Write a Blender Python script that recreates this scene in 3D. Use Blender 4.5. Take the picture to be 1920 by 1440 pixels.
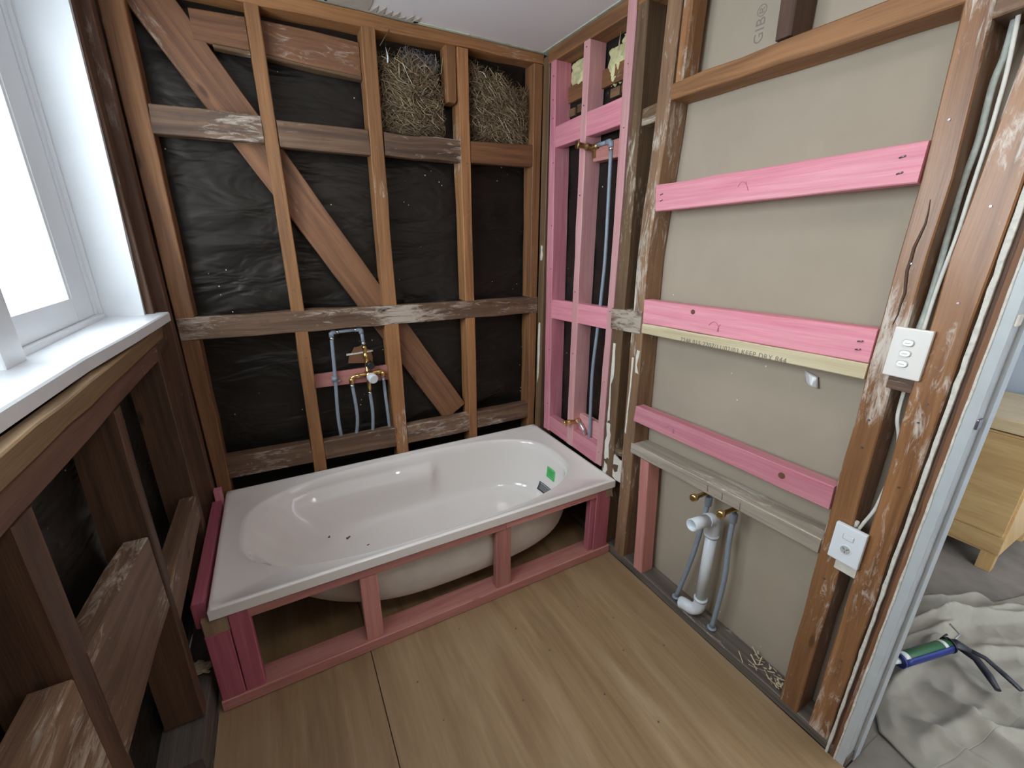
import bpy, bmesh, math, random
from mathutils import Vector, Matrix, noise
random.seed(7)
SC = bpy.context.scene
for o in list(bpy.data.objects): bpy.data.objects.remove(o)
COL = SC.collection
W, H, RIM = 1.7075, 2.4227, 0.4325          # room width, ceiling height, bath rim height (metres)

# ---------------------------------------------------------------- camera
cam = bpy.data.cameras.new('camera'); cam_o = bpy.data.objects.new('camera', cam); COL.objects.link(cam_o)
cam.sensor_width = 36; cam.lens = 801.4538/1920*36; cam.clip_start = .02
def cam_axes(yaw, pitch, roll):
    cy, sy, cp, sp, cr, sr = math.cos(yaw), math.sin(yaw), math.cos(pitch), math.sin(pitch), math.cos(roll), math.sin(roll)
    f = Vector((sy*cp, cy*cp, sp)); r = Vector((cy, -sy, 0)); u = r.cross(f)
    return cr*r+sr*u, -sr*r+cr*u, f
r_, u_, f_ = cam_axes(0.498755553, -0.324621312, 0.00705437634)
m = Matrix((r_, u_, -f_)).transposed().to_4x4(); m.translation = Vector((0.37255699, -2.14589352, 1.54652504))
cam_o.matrix_world = m; SC.camera = cam_o

# ---------------------------------------------------------------- world, lights, exposure
world = bpy.data.worlds.new('world'); SC.world = world; world.use_nodes = True
bg = world.node_tree.nodes['Background']; bg.inputs[0].default_value = (.86, .93, 1.0, 1); bg.inputs[1].default_value = 7.0
def area(name, loc, rot, sx, sy, power, col=(1, 1, 1)):
    l = bpy.data.lights.new(name, 'AREA'); l.shape = 'RECTANGLE'; l.size = sx; l.size_y = sy; l.energy = power; l.color = col
    o = bpy.data.objects.new(name, l); COL.objects.link(o); o.location = loc; o.rotation_euler = rot; return o
pt = area('window_portal', (-.30, -1.05, 1.82), (0, -math.pi/2, 0), 1.15, 1.75, 1); pt.data.cycles.is_portal = True
area('window_daylight', (-.75, -1.0, 2.0), (0, -math.radians(75), 0), 1.5, 2.0, 62, (.90, .95, 1))
area('bathroom_fill', (.85, -2.15, 2.40), (0, 0, 0), .35, .35, 5.5, (1, .93, .84))  # added overhead fill behind the view, no fitting modelled
area('bedroom_top_fill', (3.0, -3.1, 2.40), (0, 0, 0),   .6, .6, 11, (1, .98, .95))  # added fill from above to brighten the next room
area('bedroom_side_fill', (3.0, -4.35, 1.5), (math.radians(90), 0, 0), 1.6, 1.3, 10, (.93, .96, 1))  # added side fill for the next room, there is no window here
SC.view_settings.view_transform = 'Standard'; SC.view_settings.look = 'None'
SC.view_settings.gamma = 1; SC.view_settings.use_curve_mapping = False; SC.view_settings.exposure = 0.0

# ---------------------------------------------------------------- materials
def mat(name):
    mt = bpy.data.materials.new(name); mt.use_nodes = True
    nt = mt.node_tree; return mt, nt, nt.nodes['Principled BSDF']
def N(nt, t, **k):
    n = nt.nodes.new(t)
    for a, b in k.items():
        if a.startswith('i_'): n.inputs[int(a[2:])].default_value = b
        else: setattr(n, a, b)
    return n
def lk(nt, a, b): nt.links.new(a, b)
def c4(c): return (c[0], c[1], c[2], 1)
def ramp(nt, fac, stops):
    r = N(nt, 'ShaderNodeValToRGB'); e = r.color_ramp.elements
    while len(e) < len(stops): e.new(.5)
    for i, (p, c) in enumerate(stops): e[i].position = p; e[i].color = c4(c) if len(c) == 3 else c
    lk(nt, fac, r.inputs[0]); return r.outputs[0]
def mixc(nt, fac, a, b, mode='MIX'):
    x = N(nt, 'ShaderNodeMix', data_type='RGBA', blend_type=mode)
    for s, v in ((0, fac), (6, a), (7, b)):
        if hasattr(v, 'links'): lk(nt, v, x.inputs[s])
        else: x.inputs[s].default_value = v if s == 0 else c4(v)
    return x.outputs[2]
def noise_n(nt, vec, scale, detail=4, rough=.6, dist=0.):
    n = N(nt, 'ShaderNodeTexNoise'); n.inputs['Scale'].default_value = scale; n.inputs['Detail'].default_value = detail
    n.inputs['Roughness'].default_value = rough; n.inputs['Distortion'].default_value = dist
    lk(nt, vec, n.inputs['Vector']); return n.outputs[0]
def bump(nt, b, h, strength=.3, dist=.002):
    n = N(nt, 'ShaderNodeBump'); n.inputs['Strength'].default_value = strength; n.inputs['Distance'].default_value = dist
    lk(nt, h, n.inputs['Height']); lk(nt, n.outputs[0], b.inputs['Normal'])

def wood(name, light, dark, stain=None, stain_amt=0., rough=.62, grain=1., blotch=None, blotch_amt=0., knots=True, bstr=.35, bands=.5, nails=0.):
    """Timber: the UV map runs along the grain (u, metres) and across it (v, metres)."""
    mt, nt, b = mat(name)
    uv = N(nt, 'ShaderNodeUVMap'); uv.uv_map = 'grain'
    oi = N(nt, 'ShaderNodeObjectInfo')
    off = N(nt, 'ShaderNodeVectorMath', operation='SCALE'); cv = N(nt, 'ShaderNodeCombineXYZ')
    lk(nt, oi.outputs['Random'], cv.inputs[0]); lk(nt, oi.outputs['Random'], cv.inputs[1]); lk(nt, oi.outputs['Random'], cv.inputs[2])
    lk(nt, cv.outputs[0], off.inputs[0]); off.inputs[3].default_value = 37.
    add = N(nt, 'ShaderNodeVectorMath', operation='ADD'); lk(nt, uv.outputs[0], add.inputs[0]); lk(nt, off.outputs[0], add.inputs[1])
    def mp(sx, sy):
        q = N(nt, 'ShaderNodeMapping'); q.inputs['Scale'].default_value = (sx, sy, 1); lk(nt, add.outputs[0], q.inputs[0]); return q.outputs[0]
    g1 = noise_n(nt, mp(1.6, 26*grain), 1.0, 3, .55, .9)        # broad growth bands
    g2 = noise_n(nt, mp(6, 190*grain), 1.0, 4, .6)              # fine fibre
    base = ramp(nt, g1, [(.30, dark), (.70, light)])
    fine = ramp(nt, g2, [(.3, (.62, .6, .58)), (.7, (1.08, 1.08, 1.08))])
    col = mixc(nt, .55*bands+.25, base, fine, 'MULTIPLY')
    # per-piece brightness
    mr = N(nt, 'ShaderNodeMapRange'); mr.inputs[3].default_value = .82; mr.inputs[4].default_value = 1.15
    lk(nt, oi.outputs['Random'], mr.inputs[0])
    vm = N(nt, 'ShaderNodeHueSaturation'); lk(nt, mr.outputs[0], vm.inputs['Value']); lk(nt, col, vm.inputs['Color']); col = vm.outputs[0]
    if knots:
        vo = N(nt, 'ShaderNodeTexVoronoi'); vo.inputs['Scale'].default_value = 1.; lk(nt, mp(2.6, 7.), vo.inputs['Vector'])
        k = ramp(nt, vo.outputs['Distance'], [(.0, (1, 1, 1)), (.045, (.8, .8, .8)), (.09, (0, 0, 0))])
        kk = N(nt, 'ShaderNodeSeparateColor'); lk(nt, k, kk.inputs[0])
        col = mixc(nt, kk.outputs[0], col, tuple(.38*x for x in dark))
    if blotch:
        tc = N(nt, 'ShaderNodeTexCoord')
        nz = noise_n(nt, add.outputs[0], 9., 4, .65)
        f = N(nt, 'ShaderNodeMapRange'); f.inputs[1].default_value = .62-.3*blotch_amt; f.inputs[2].default_value = .78-.3*blotch_amt; lk(nt, nz, f.inputs[0])
        col = mixc(nt, f.outputs[0], col, blotch)
    if stain:
        nz = noise_n(nt, mp(11, 45), 1., 7, .74, .9)
        nz2 = noise_n(nt, mp(2.2, 3), 1., 2, .5)
        ad = N(nt, 'ShaderNodeMath', operation='ADD'); lk(nt, nz, ad.inputs[0]); lk(nt, nz2, ad.inputs[1])
        f = N(nt, 'ShaderNodeMapRange'); f.inputs[1].default_value = 1.26-.35*stain_amt; f.inputs[2].default_value = 1.40-.3*stain_amt; f.inputs[4].default_value = .8
        lk(nt, ad.outputs[0], f.inputs[0]); col = mixc(nt, f.outputs[0], col, stain)
    lk(nt, col, b.inputs['Base Color']); b.inputs['Roughness'].default_value = rough
    s = N(nt, 'ShaderNodeMath', operation='ADD'); lk(nt, g1, s.inputs[0]); lk(nt, g2, s.inputs[1]); bump(nt, b, s.outputs[0], bstr, .003)
    return mt

WHITEW = (.62, .55, .46)
OLD = wood('old_rimu', (.34, .155, .062), (.165, .070, .028), WHITEW, .16)
OLDL = wood('old_rimu_light', (.44, .205, .078), (.225, .098, .036), WHITEW, .2)
OLDW = wood('plaster_smeared_timber', (.235, .135, .078), (.085, .046, .026), (.56, .47, .38), .58, blotch=(.085, .055, .038), blotch_amt=.2)
OLDD = wood('dark_timber', (.155, .075, .042), (.075, .037, .022), (.4, .33, .27), .15)
LEFTW = wood('weathered_backlit_timber', (.13, .066, .037), (.058, .029, .016), (.42, .33, .25), .2)  # weathered tone taken darker, backlit shade of the left wall in the colour
LEFTN = wood('weathered_backlit_nogging', (.25, .148, .09), (.125, .07, .04), (.55, .47, .38), .55)  # noggings likewise darkened for the backlit wall, besides their weathering
OLDG = wood('grey_brown_timber', (.24, .14, .07), (.12, .068, .034), (.6, .52, .42), .3)
OLDR = wood('red_brown_timber', (.31, .14, .065), (.155, .068, .032), (.5, .4, .32), .10)
SHINY = wood('polished_old_stud', (.42, .20, .085), (.23, .105, .045), (.74, .66, .58), .6, rough=.34, bstr=.25)
STAINED = wood('glue_smeared_stud', (.36, .205, .11), (.19, .105, .058), (.72, .66, .57), .55)
PINK = wood('pink_treated_pine', (.80, .35, .40), (.70, .22, .29), rough=.55, knots=True, bands=.25, bstr=.15)
PINKL = wood('light_pink_pine', (.78, .43, .43), (.69, .32, .33), rough=.55, bands=.25, bstr=.15)
PINKS = wood('salmon_treated_pine', (.66, .30, .26), (.52, .20, .18), rough=.55, bands=.35, bstr=.2)
PINKM = wood('mid_pink_pine', (.68, .23, .29), (.54, .14, .19), rough=.55, bands=.3, bstr=.2)
PINKD = wood('deep_pink_pine', (.56, .16, .21), (.42, .10, .14), rough=.55, bands=.3, bstr=.2)
PINE = wood('pale_pine', (.72, .62, .42), (.56, .45, .27), rough=.6, bands=.3, bstr=.2, knots=False)
TAN = wood('bare_tan_timber', (.42, .30, .19), (.30, .20, .12), rough=.65, knots=False)
GREYP = wood('dirty_pale_board', (.60, .53, .43), (.36, .30, .24), (.8, .76, .70), .5, rough=.5, knots=False)
APRON = wood('apron_timber', (.33, .205, .10), (.18, .11, .055), rough=.6)
PLATE = wood('dusty_bottom_plate', (.17, .14, .115), (.075, .062, .055), (.5, .45, .38), .3, knots=False)

def plain(name, col, rough=.5, metal=0., var=0., scale=8., bmp=0., bscale=60., spec=.5, coat=0.):
    mt, nt, b = mat(name)
    tc = N(nt, 'ShaderNodeTexCoord')
    if var:
        nz = noise_n(nt, tc.outputs['Object'], scale, 4, .6)
        lk(nt, ramp(nt, nz, [(.3, tuple(c*(1-var) for c in col)), (.7, tuple(min(1, c*(1+var)) for c in col))]), b.inputs['Base Color'])
    else: b.inputs['Base Color'].default_value = c4(col)
    b.inputs['Roughness'].default_value = rough; b.inputs['Metallic'].default_value = metal
    b.inputs['Specular IOR Level'].default_value = spec; b.inputs['Coat Weight'].default_value = coat
    if bmp: bump(nt, b, noise_n(nt, tc.outputs['Object'], bscale, 3, .6), bmp, .002)
    return mt
WHITEP = plain('white_gloss_paint', (.80, .82, .84), .28, var=.02, bmp=.05, bscale=25)
JAMBP = plain('door_jamb_paint', (.53, .565, .58), .38, var=.05, scale=20, bmp=.06, bscale=40)
ACRYL = plain('white_acrylic', (.88, .83, .785), .07, coat=.6)
SHELLU = plain('bath_underside', (.66, .60, .53), .7, var=.06, scale=14, bmp=.25, bscale=90)
PEWTER = plain('grey_polybutylene_pipe', (.27, .31, .37), .4, var=.08, scale=30)
BRASS = plain('brass', (.72, .50, .20), .28, 1., var=.12, scale=40)
BRASSD = plain('dull_brass', (.42, .30, .14), .38, 1., var=.2, scale=60)
CRIMP = plain('crimp_ring', (.70, .70, .70), .3, 1.)
PVC = plain('white_pvc', (.72, .76, .80), .3, var=.02)
BLACKP = plain('black_rubber', (.02, .02, .022), .45)
CLEARP = plain('milky_cap', (.75, .76, .78), .3)
SWITCHM = plain('ivory_plastic', (.86, .83, .78), .3)
OUTM = plain('white_plastic', (.84, .88, .92), .3)
SLOT = plain('slot_grey', (.16, .15, .15), .5)
SHADOWG = plain('groove_grey', (.50, .49, .48), .5)
CABLE = plain('white_cable_sheath', (.70, .67, .60), .45, var=.1, scale=40)
CABLEG = plain('aged_cable_sheath', (.46, .49, .44), .55, var=.22, scale=50)
INK = plain('dark_pencil_mark', (.22, .15, .14), .8)
INKG = plain('grey_print', (.24, .20, .17), .8)
INKP = plain('pink_pencil_mark', (.56, .20, .28), .8)
NAILM = plain('nail_steel', (.28, .25, .27), .35, .9)
GREEN = plain('green_sticker', (.09, .62, .16), .5)
GREEND = plain('green_print', (.04, .36, .09), .5)
DARKL = plain('charcoal_label', (.05, .065, .085), .45)
LTL = plain('pale_label_print', (.62, .64, .66), .5)
CHIPM = plain('brown_chip', (.16, .06, .035), .7)
CEILM = plain('ceiling_paint', (.88, .855, .86), .6, var=.015, scale=3, bmp=.1, bscale=180)
CEILE = plain('torn_plasterboard_edge', (.50, .50, .40), .85, var=.18, scale=30, bmp=.4)
TEARG = plain('pale_green_board_paper', (.66, .72, .58), .8, var=.1, scale=30)
TEARB = plain('grey_buff_paper', (.47, .43, .37), .85, var=.08, scale=30)
PLAST = plain('dried_plaster', (.74, .69, .60), .75, var=.12, scale=35, bmp=.5, bscale=50)
CREAM = plain('broken_board_edge', (.70, .67, .60), .8, var=.2, scale=55, bmp=.8, bscale=70)
BEDW = plain('bedroom_wall_paint', (.40, .46, .53), .6, var=.02, scale=4)
PLAINW = plain('bare_wall_lining', (.52, .47, .40), .8, var=.06, scale=3)
DRESS = wood('blonde_dresser', (.68, .46, .21), (.52, .32, .13), rough=.4, grain=.35, bands=.3, bstr=.1, knots=False)
DRESST = wood('blonde_dresser_top', (.78, .62, .38), (.66, .48, .26), rough=.4, grain=.35, bands=.2, bstr=.1, knots=False)
GUNB = plain('navy_blue_metal', (.02, .035, .19), .35, .2)
GUNK = plain('black_tool_metal', (.012, .012, .018), .35)
TUBEG = plain('green_cartridge', (.035, .13, .055), .4)
TUBEW = plain('white_cartridge', (.72, .73, .70), .4)
PLASTIC = plain('clear_film', (.6, .57, .55), .15)
INSUL = plain('yellow_glass_wool', (.66, .62, .34), .95, var=.3, scale=14, bmp=1., bscale=35)
SHAVE = plain('pale_wood_splinter', (.62, .50, .35), .8, var=.2, scale=60)

def m_paper():
    mt, nt, b = mat('black_building_paper'); tc = N(nt, 'ShaderNodeTexCoord'); P = tc.outputs['Object']
    big = noise_n(nt, P, 3.2, 3, .6); col = ramp(nt, big, [(.3, (.010, .009, .008)), (.62, (.017, .015, .013)), (.82, (.035, .028, .022))])
    cloud = noise_n(nt, P, 5.5, 5, .65, .5)
    f = N(nt, 'ShaderNodeMapRange'); f.inputs[1].default_value = .62; f.inputs[2].default_value = .86; f.inputs[4].default_value = .35; lk(nt, cloud, f.inputs[0])
    col = mixc(nt, f.outputs[0], col, (.13, .105, .085))
    vo = N(nt, 'ShaderNodeTexVoronoi'); vo.inputs['Scale'].default_value = 26; lk(nt, P, vo.inputs['Vector'])
    msk = noise_n(nt, P, 4, 2, .5)
    a = N(nt, 'ShaderNodeMapRange'); a.inputs[1].default_value = .085; a.inputs[2].default_value = .06; lk(nt, vo.outputs['Distance'], a.inputs[0])
    c = N(nt, 'ShaderNodeMapRange'); c.inputs[1].default_value = .55; c.inputs[2].default_value = .6; lk(nt, msk, c.inputs[0])
    mu = N(nt, 'ShaderNodeMath', operation='MULTIPLY'); lk(nt, a.outputs[0], mu.inputs[0]); lk(nt, c.outputs[0], mu.inputs[1])
    col = mixc(nt, mu.outputs[0], col, (.75, .72, .66))
    lk(nt, col, b.inputs['Base Color']); b.inputs['Roughness'].default_value = .38; b.inputs['Specular IOR Level'].default_value = .32; b.inputs['Specular Tint'].default_value = (1, .88, .78, 1)
    q = N(nt, 'ShaderNodeMapping'); q.inputs['Scale'].default_value = (2.2, 2.2, 5.5); q.inputs['Rotation'].default_value = (0, .35, 0); lk(nt, P, q.inputs[0])
    bump(nt, b, noise_n(nt, q.outputs[0], 1.6, 3, .5, .5), .9, .03)
    return mt
PAPER = m_paper()
def m_gib():
    mt, nt, b = mat('plasterboard_back_paper'); tc = N(nt, 'ShaderNodeTexCoord'); P = tc.outputs['Object']
    col = ramp(nt, noise_n(nt, P, 2.2, 4, .6), [(.3, (.375, .312, .238)), (.7, (.425, .357, .273))])
    vo = N(nt, 'ShaderNodeTexVoronoi'); vo.inputs['Scale'].default_value = 17; lk(nt, P, vo.inputs['Vector'])
    a = N(nt, 'ShaderNodeMapRange'); a.inputs[1].default_value = .055; a.inputs[2].default_value = .04; lk(nt, vo.outputs['Distance'], a.inputs[0])
    c = N(nt, 'ShaderNodeMapRange'); c.inputs[1].default_value = .56; c.inputs[2].default_value = .6; lk(nt, noise_n(nt, P, 3.7, 2, .5), c.inputs[0])
    mu = N(nt, 'ShaderNodeMath', operation='MULTIPLY'); lk(nt, a.outputs[0], mu.inputs[0]); lk(nt, c.outputs[0], mu.inputs[1])
    col = mixc(nt, mu.outputs[0], col, (.85, .82, .76))
    lk(nt, col, b.inputs['Base Color']); b.inputs['Roughness'].default_value = .85
    bump(nt, b, noise_n(nt, P, 120, 3, .6), .18, .001); return mt
GIB = m_gib()
def m_ply():
    mt, nt, b = mat('plywood_sheet'); tc = N(nt, 'ShaderNodeTexCoord'); P = tc.outputs['Object']
    def mp(s, loc=(0, 0, 0)):
        q = N(nt, 'ShaderNodeMapping'); q.inputs['Scale'].default_value = s; q.inputs['Location'].default_value = loc; lk(nt, P, q.inputs[0]); return q.outputs[0]
    g1 = noise_n(nt, mp((9, 1.0, 1)), 1., 4, .55, 1.2)
    g2 = noise_n(nt, mp((60, 3, 1)), 1., 4, .6, .5)
    col = ramp(nt, g1, [(.28, (.235, .145, .072)), (.5, (.34, .225, .12)), (.72, (.43, .305, .18))])
    col = mixc(nt, .5, col, ramp(nt, g2, [(.3, (.74, .71, .66)), (.7, (1.08, 1.08, 1.08))]), 'MULTIPLY')
    # wide heartwood figure in darker strips
    g3 = noise_n(nt, mp((3.1, .35, 1), (4, 2, 0)), 1., 2, .5)
    f = N(nt, 'ShaderNodeMapRange'); f.inputs[1].default_value = .5; f.inputs[2].default_value = .66; f.inputs[4].default_value = .55; lk(nt, g3, f.inputs[0])
    col = mixc(nt, f.outputs[0], col, (.26, .165, .085))
    # thin dark resin streaks
    g4 = noise_n(nt, mp((38, .9, 1), (9, 3, 0)), 1., 2, .5, .4)
    f = N(nt, 'ShaderNodeMapRange'); f.inputs[1].default_value = .63; f.inputs[2].default_value = .69; lk(nt, g4, f.inputs[0])
    sx = N(nt, 'ShaderNodeSeparateXYZ'); lk(nt, P, sx.inputs[0])
    s = N(nt, 'ShaderNodeMapRange'); s.inputs[1].default_value = .9; s.inputs[2].default_value = 1.35; lk(nt, sx.outputs[0], s.inputs[0])
    mu = N(nt, 'ShaderNodeMath', operation='MULTIPLY'); lk(nt, f.outputs[0], mu.inputs[0]); lk(nt, s.outputs[0], mu.inputs[1])
    col = mixc(nt, mu.outputs[0], col, (.20, .085, .06))
    # soiled line across the sheet where something was glued down
    d = N(nt, 'ShaderNodeMath', operation='ADD'); lk(nt, sx.outputs[1], d.inputs[0]); d.inputs[1].default_value = 1.262
    ab = N(nt, 'ShaderNodeMath', operation='ABSOLUTE'); lk(nt, d.outputs[0], ab.inputs[0])
    n5 = noise_n(nt, mp((5, 9, 1)), 1., 4, .6)
    e = N(nt, 'ShaderNodeMapRange'); e.inputs[1].default_value = .045; e.inputs[2].default_value = .012; lk(nt, ab.outputs[0], e.inputs[0])
    n6 = N(nt, 'ShaderNodeMapRange'); n6.inputs[1].default_value = .36; n6.inputs[2].default_value = .6; n6.inputs[4].default_value = .9; lk(nt, n5, n6.inputs[0])
    mu = N(nt, 'ShaderNodeMath', operation='MULTIPLY'); lk(nt, e.outputs[0], mu.inputs[0]); lk(nt, n6.outputs[0], mu.inputs[1])
    col = mixc(nt, mu.outputs[0], col, (.19, .11, .05))
    lk(nt, col, b.inputs['Base Color']); b.inputs['Roughness'].default_value = .5
    bump(nt, b, g2, .12, .001); return mt
PLY = m_ply()
def m_fabric(name, c, s=.12):
    mt, nt, b = mat(name); tc = N(nt, 'ShaderNodeTexCoord'); P = tc.outputs['Object']
    lk(nt, ramp(nt, noise_n(nt, P, 7, 5, .6), [(.3, tuple(x*(1-s) for x in c)), (.7, tuple(x*(1+s) for x in c))]), b.inputs['Base Color'])
    b.inputs['Roughness'].default_value = .95; bump(nt, b, noise_n(nt, P, 380, 2, .5), .3, .001); return mt
CLOTH = m_fabric('beige_canvas', (.31, .285, .235)); CARPET = m_fabric('brown_grey_carpet', (.20, .175, .15), .2)
def m_straw():
    mt, nt, b = mat('dry_straw'); at = N(nt, 'ShaderNodeAttribute'); at.attribute_name = 'shade'
    lk(nt, ramp(nt, at.outputs['Fac'], [(.0, (.13, .085, .05)), (.55, (.40, .29, .17)), (.85, (.62, .49, .31)), (1., (.85, .74, .54))]), b.inputs['Base Color'])
    b.inputs['Roughness'].default_value = .75; return mt
STRAW = m_straw(); NESTC = plain('packed_straw', (.07, .048, .03), .95, var=.4, scale=40, bmp=1., bscale=60)
def m_glass():
    mt, nt, b = mat('obscure_window_glass'); tc = N(nt, 'ShaderNodeTexCoord')
    tr = N(nt, 'ShaderNodeBsdfTransparent'); tr.inputs[0].default_value = (.93, .96, .97, 1)
    b.inputs['Base Color'].default_value = (.75, .82, .82, 1); b.inputs['Roughness'].default_value = .25
    b.inputs['Transmission Weight'].default_value = .3
    nz = noise_n(nt, tc.outputs['Object'], 120, 3, .6); f = N(nt, 'ShaderNodeMapRange'); f.inputs[1].default_value = .58; f.inputs[2].default_value = .66
    f.inputs[3].default_value = .06; f.inputs[4].default_value = .4; lk(nt, nz, f.inputs[0])
    bump(nt, b, nz, .6, .002)
    mx = N(nt, 'ShaderNodeMixShader'); lk(nt, f.outputs[0], mx.inputs[0]); lk(nt, tr.outputs[0], mx.inputs[1]); lk(nt, b.outputs[0], mx.inputs[2])
    lk(nt, mx.outputs[0], nt.nodes['Material Output'].inputs[0]); return mt
GLASS = m_glass()

# ---------------------------------------------------------------- builders
def empty(name, loc=(0, 0, 0), **p):
    o = bpy.data.objects.new(name, None); COL.objects.link(o); o.location = loc; o.empty_display_size = .1
    for k, v in p.items(): o[k] = v
    return o
def thing(name, label, cat, loc=(0, 0, 0), group=None):
    p = dict(label=label, category=cat)
    if group: p['group'] = group
    return empty(name, loc, **p)
def link(name, me, material, parent=None, label=None, **p):
    o = bpy.data.objects.new(name, me); COL.objects.link(o)
    if material and not me.materials: me.materials.append(material)
    if parent is not None:
        o.parent = parent; off = parent.matrix_basis.translation.copy(); q = parent.parent
        while q: off += q.matrix_basis.translation; q = q.parent
    else: off = Vector()
    # origin at the centre of the piece, so the piece has a place of its own
    c = sum((v.co for v in me.vertices), Vector())/max(1, len(me.vertices))
    me.transform(Matrix.Translation(-c)); o.location = c-off
    if label: o['label'] = label
    for k, v in p.items(): o[k] = v
    return o
def finish(bm, name, smooth=False):
    bmesh.ops.recalc_face_normals(bm, faces=bm.faces)
    me = bpy.data.meshes.new(name); bm.to_mesh(me); bm.free()
    if smooth:
        for p in me.polygons: p.use_smooth = True
    return me
def V(*a): return Vector(a)

def timber(name, rows, d, material, parent, label=None, rough=.0012, step=.12, bev=.003, **p):
    """rows: pairs of points down the length of the front face; d: depth vector."""
    rows = [(Vector(a), Vector(b)) for a, b in rows]; d = Vector(d)
    out = [rows[0]]
    for (a0, b0), (a1, b1) in zip(rows, rows[1:]):
        n = max(1, int((a1-a0).length/step))
        for i in range(1, n+1): out.append((a0.lerp(a1, i/n), b0.lerp(b1, i/n)))
    bm = bmesh.new(); uvl = bm.loops.layers.uv.new('grain'); R = []; L = []; s = 0; dn = d.normalized()
    for i, (a, b) in enumerate(out):
        if i: s += (a-out[i-1][0]).length
        L.append(s); w = (b-a).normalized()
        q = [a, b, b+d, a+d]
        if rough and 0 < i < len(out)-1:
            j = [random.gauss(0, rough) for _ in range(4)]; k = [random.gauss(0, rough*.5) for _ in range(4)]
            q = [q[0]+w*j[0]+dn*abs(k[0]), q[1]+w*j[1]+dn*abs(k[1]), q[2]+w*j[2], q[3]+w*j[3]]
        # chamfered front edges: six points round the section
        c0, c1 = q[0], q[1]; e = min(bev, (c1-c0).length*.3)
        R.append([bm.verts.new(x) for x in (c0+w*e, c1-w*e, c1+dn*e, q[2], q[3], c0+dn*e)])
    wd = (out[0][1]-out[0][0]).length; dd = d.length
    vv = [0, wd, wd+.001, wd+dd, 2*wd+dd, 2*wd+2*dd, 2*wd+2*dd+.001]
    for i in range(len(R)-1):
        for j in range(6):
            k = (j+1) % 6
            f = bm.faces.new((R[i][j], R[i][k], R[i+1][k], R[i+1][j]))
            for lp, (u, v) in zip(f.loops, ((L[i], vv[j]), (L[i], vv[j+1]), (L[i+1], vv[j+1]), (L[i+1], vv[j]))): lp[uvl].uv = (u, v)
    for ring in (R[0], R[-1]):
        f = bm.faces.new(ring)
        for lp in f.loops:
            c = lp.vert.co-ring[0].co; lp[uvl].uv = (c.dot(w)*.2, c.dot(dn))
    return link(name, finish(bm, name), material, parent, label, **p)
def bx(a, b, name, material, parent, label=None, bev=.002, grain=0, **p):
    """axis-aligned box from corner a to corner b, edges eased."""
    bm = bmesh.new(); bmesh.ops.create_cube(bm, size=1)
    a, b = Vector(a), Vector(b)
    for v in bm.verts: v.co = Vector([(a[i]+b[i])/2+v.co[i]*abs(b[i]-a[i]) for i in range(3)])
    mn = min(abs(b[i]-a[i]) for i in range(3)); e = min(bev, mn*.3)
    if e > 0: bmesh.ops.bevel(bm, geom=bm.edges[:], offset=e, segments=2, profile=.6, affect='EDGES')
    uvl = bm.loops.layers.uv.new('grain'); o2 = [i for i in range(3) if i != grain]
    for f in bm.faces:
        for lp in f.loops: lp[uvl].uv = (lp.vert.co[grain], lp.vert.co[o2[0]]+lp.vert.co[o2[1]])
    return link(name, finish(bm, name), material, parent, label, **p)
def smooth_path(pts, n=6):
    pts = [Vector(q) for q in pts]
    if len(pts) < 3: return pts
    out = []
    for i in range(len(pts)-1):
        p0 = pts[max(0, i-1)]; p1 = pts[i]; p2 = pts[i+1]; p3 = pts[min(len(pts)-1, i+2)]
        for k in range(n):
            t = k/n; out.append(.5*((2*p1)+(p2-p0)*t+(2*p0-5*p1+4*p2-p3)*t*t+(3*p1-p0-3*p2+p3)*t**3))
    return out+[pts[-1]]
def tube_bm(bm, pts, r, seg=14, caps=True, flat=1.):
    rings = []; up = None
    pts = [Vector(q) for q in pts]
    for i, q in enumerate(pts):
        t = (pts[min(i+1, len(pts)-1)]-pts[max(i-1, 0)]).normalized()
        if up is None: up = (Vector((0, 0, 1)) if abs(t.z) < .9 else Vector((1, 0, 0)))
        s = t.cross(up).normalized(); up = s.cross(t).normalized()
        rr = r[i] if isinstance(r, (list, tuple)) else r
        rings.append([bm.verts.new(q+(s*math.cos(a)+up*math.sin(a)*flat)*rr) for a in (2*math.pi*k/seg for k in range(seg))])
    for a, b in zip(rings, rings[1:]):
        for k in range(seg): bm.faces.new((a[k], a[(k+1) % seg], b[(k+1) % seg], b[k]))
    if caps: bm.faces.new(rings[0]); bm.faces.new(rings[-1])
    return rings
def tube(name, pts, r, material, parent=None, label=None, seg=14, caps=True, curve=False, flat=1., **p):
    bm = bmesh.new(); tube_bm(bm, smooth_path(pts) if curve else pts, r, seg, caps, flat)
    me = finish(bm, name, True)
    for q in me.polygons:
        if len(q.vertices) > 4: q.use_smooth = False
    return link(name, me, material, parent, label, **p)
def lathe(name, axis_a, axis_b, prof, material, parent, label=None, seg=20):
    """prof: (t along a-b, radius) list"""
    a, b = Vector(axis_a), Vector(axis_b)
    ax = (b-a).normalized(); s = ax.orthogonal().normalized(); u = ax.cross(s)
    bm = bmesh.new(); R = []
    for t, r in prof:
        c = a.lerp(b, t); R.append([bm.verts.new(c+(s*math.cos(q)+u*math.sin(q))*max(r, 1e-4)) for q in (2*math.pi*k/seg for k in range(seg))])
    for x, y in zip(R, R[1:]):
        for k in range(seg): bm.faces.new((x[k], x[(k+1) % seg], y[(k+1) % seg], y[k]))
    bm.faces.new(R[0]); bm.faces.new(R[-1])
    me = finish(bm, name)
    for q in me.polygons: q.use_smooth = len(q.vertices) == 4
    return link(name, me, material, parent, label)
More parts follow.
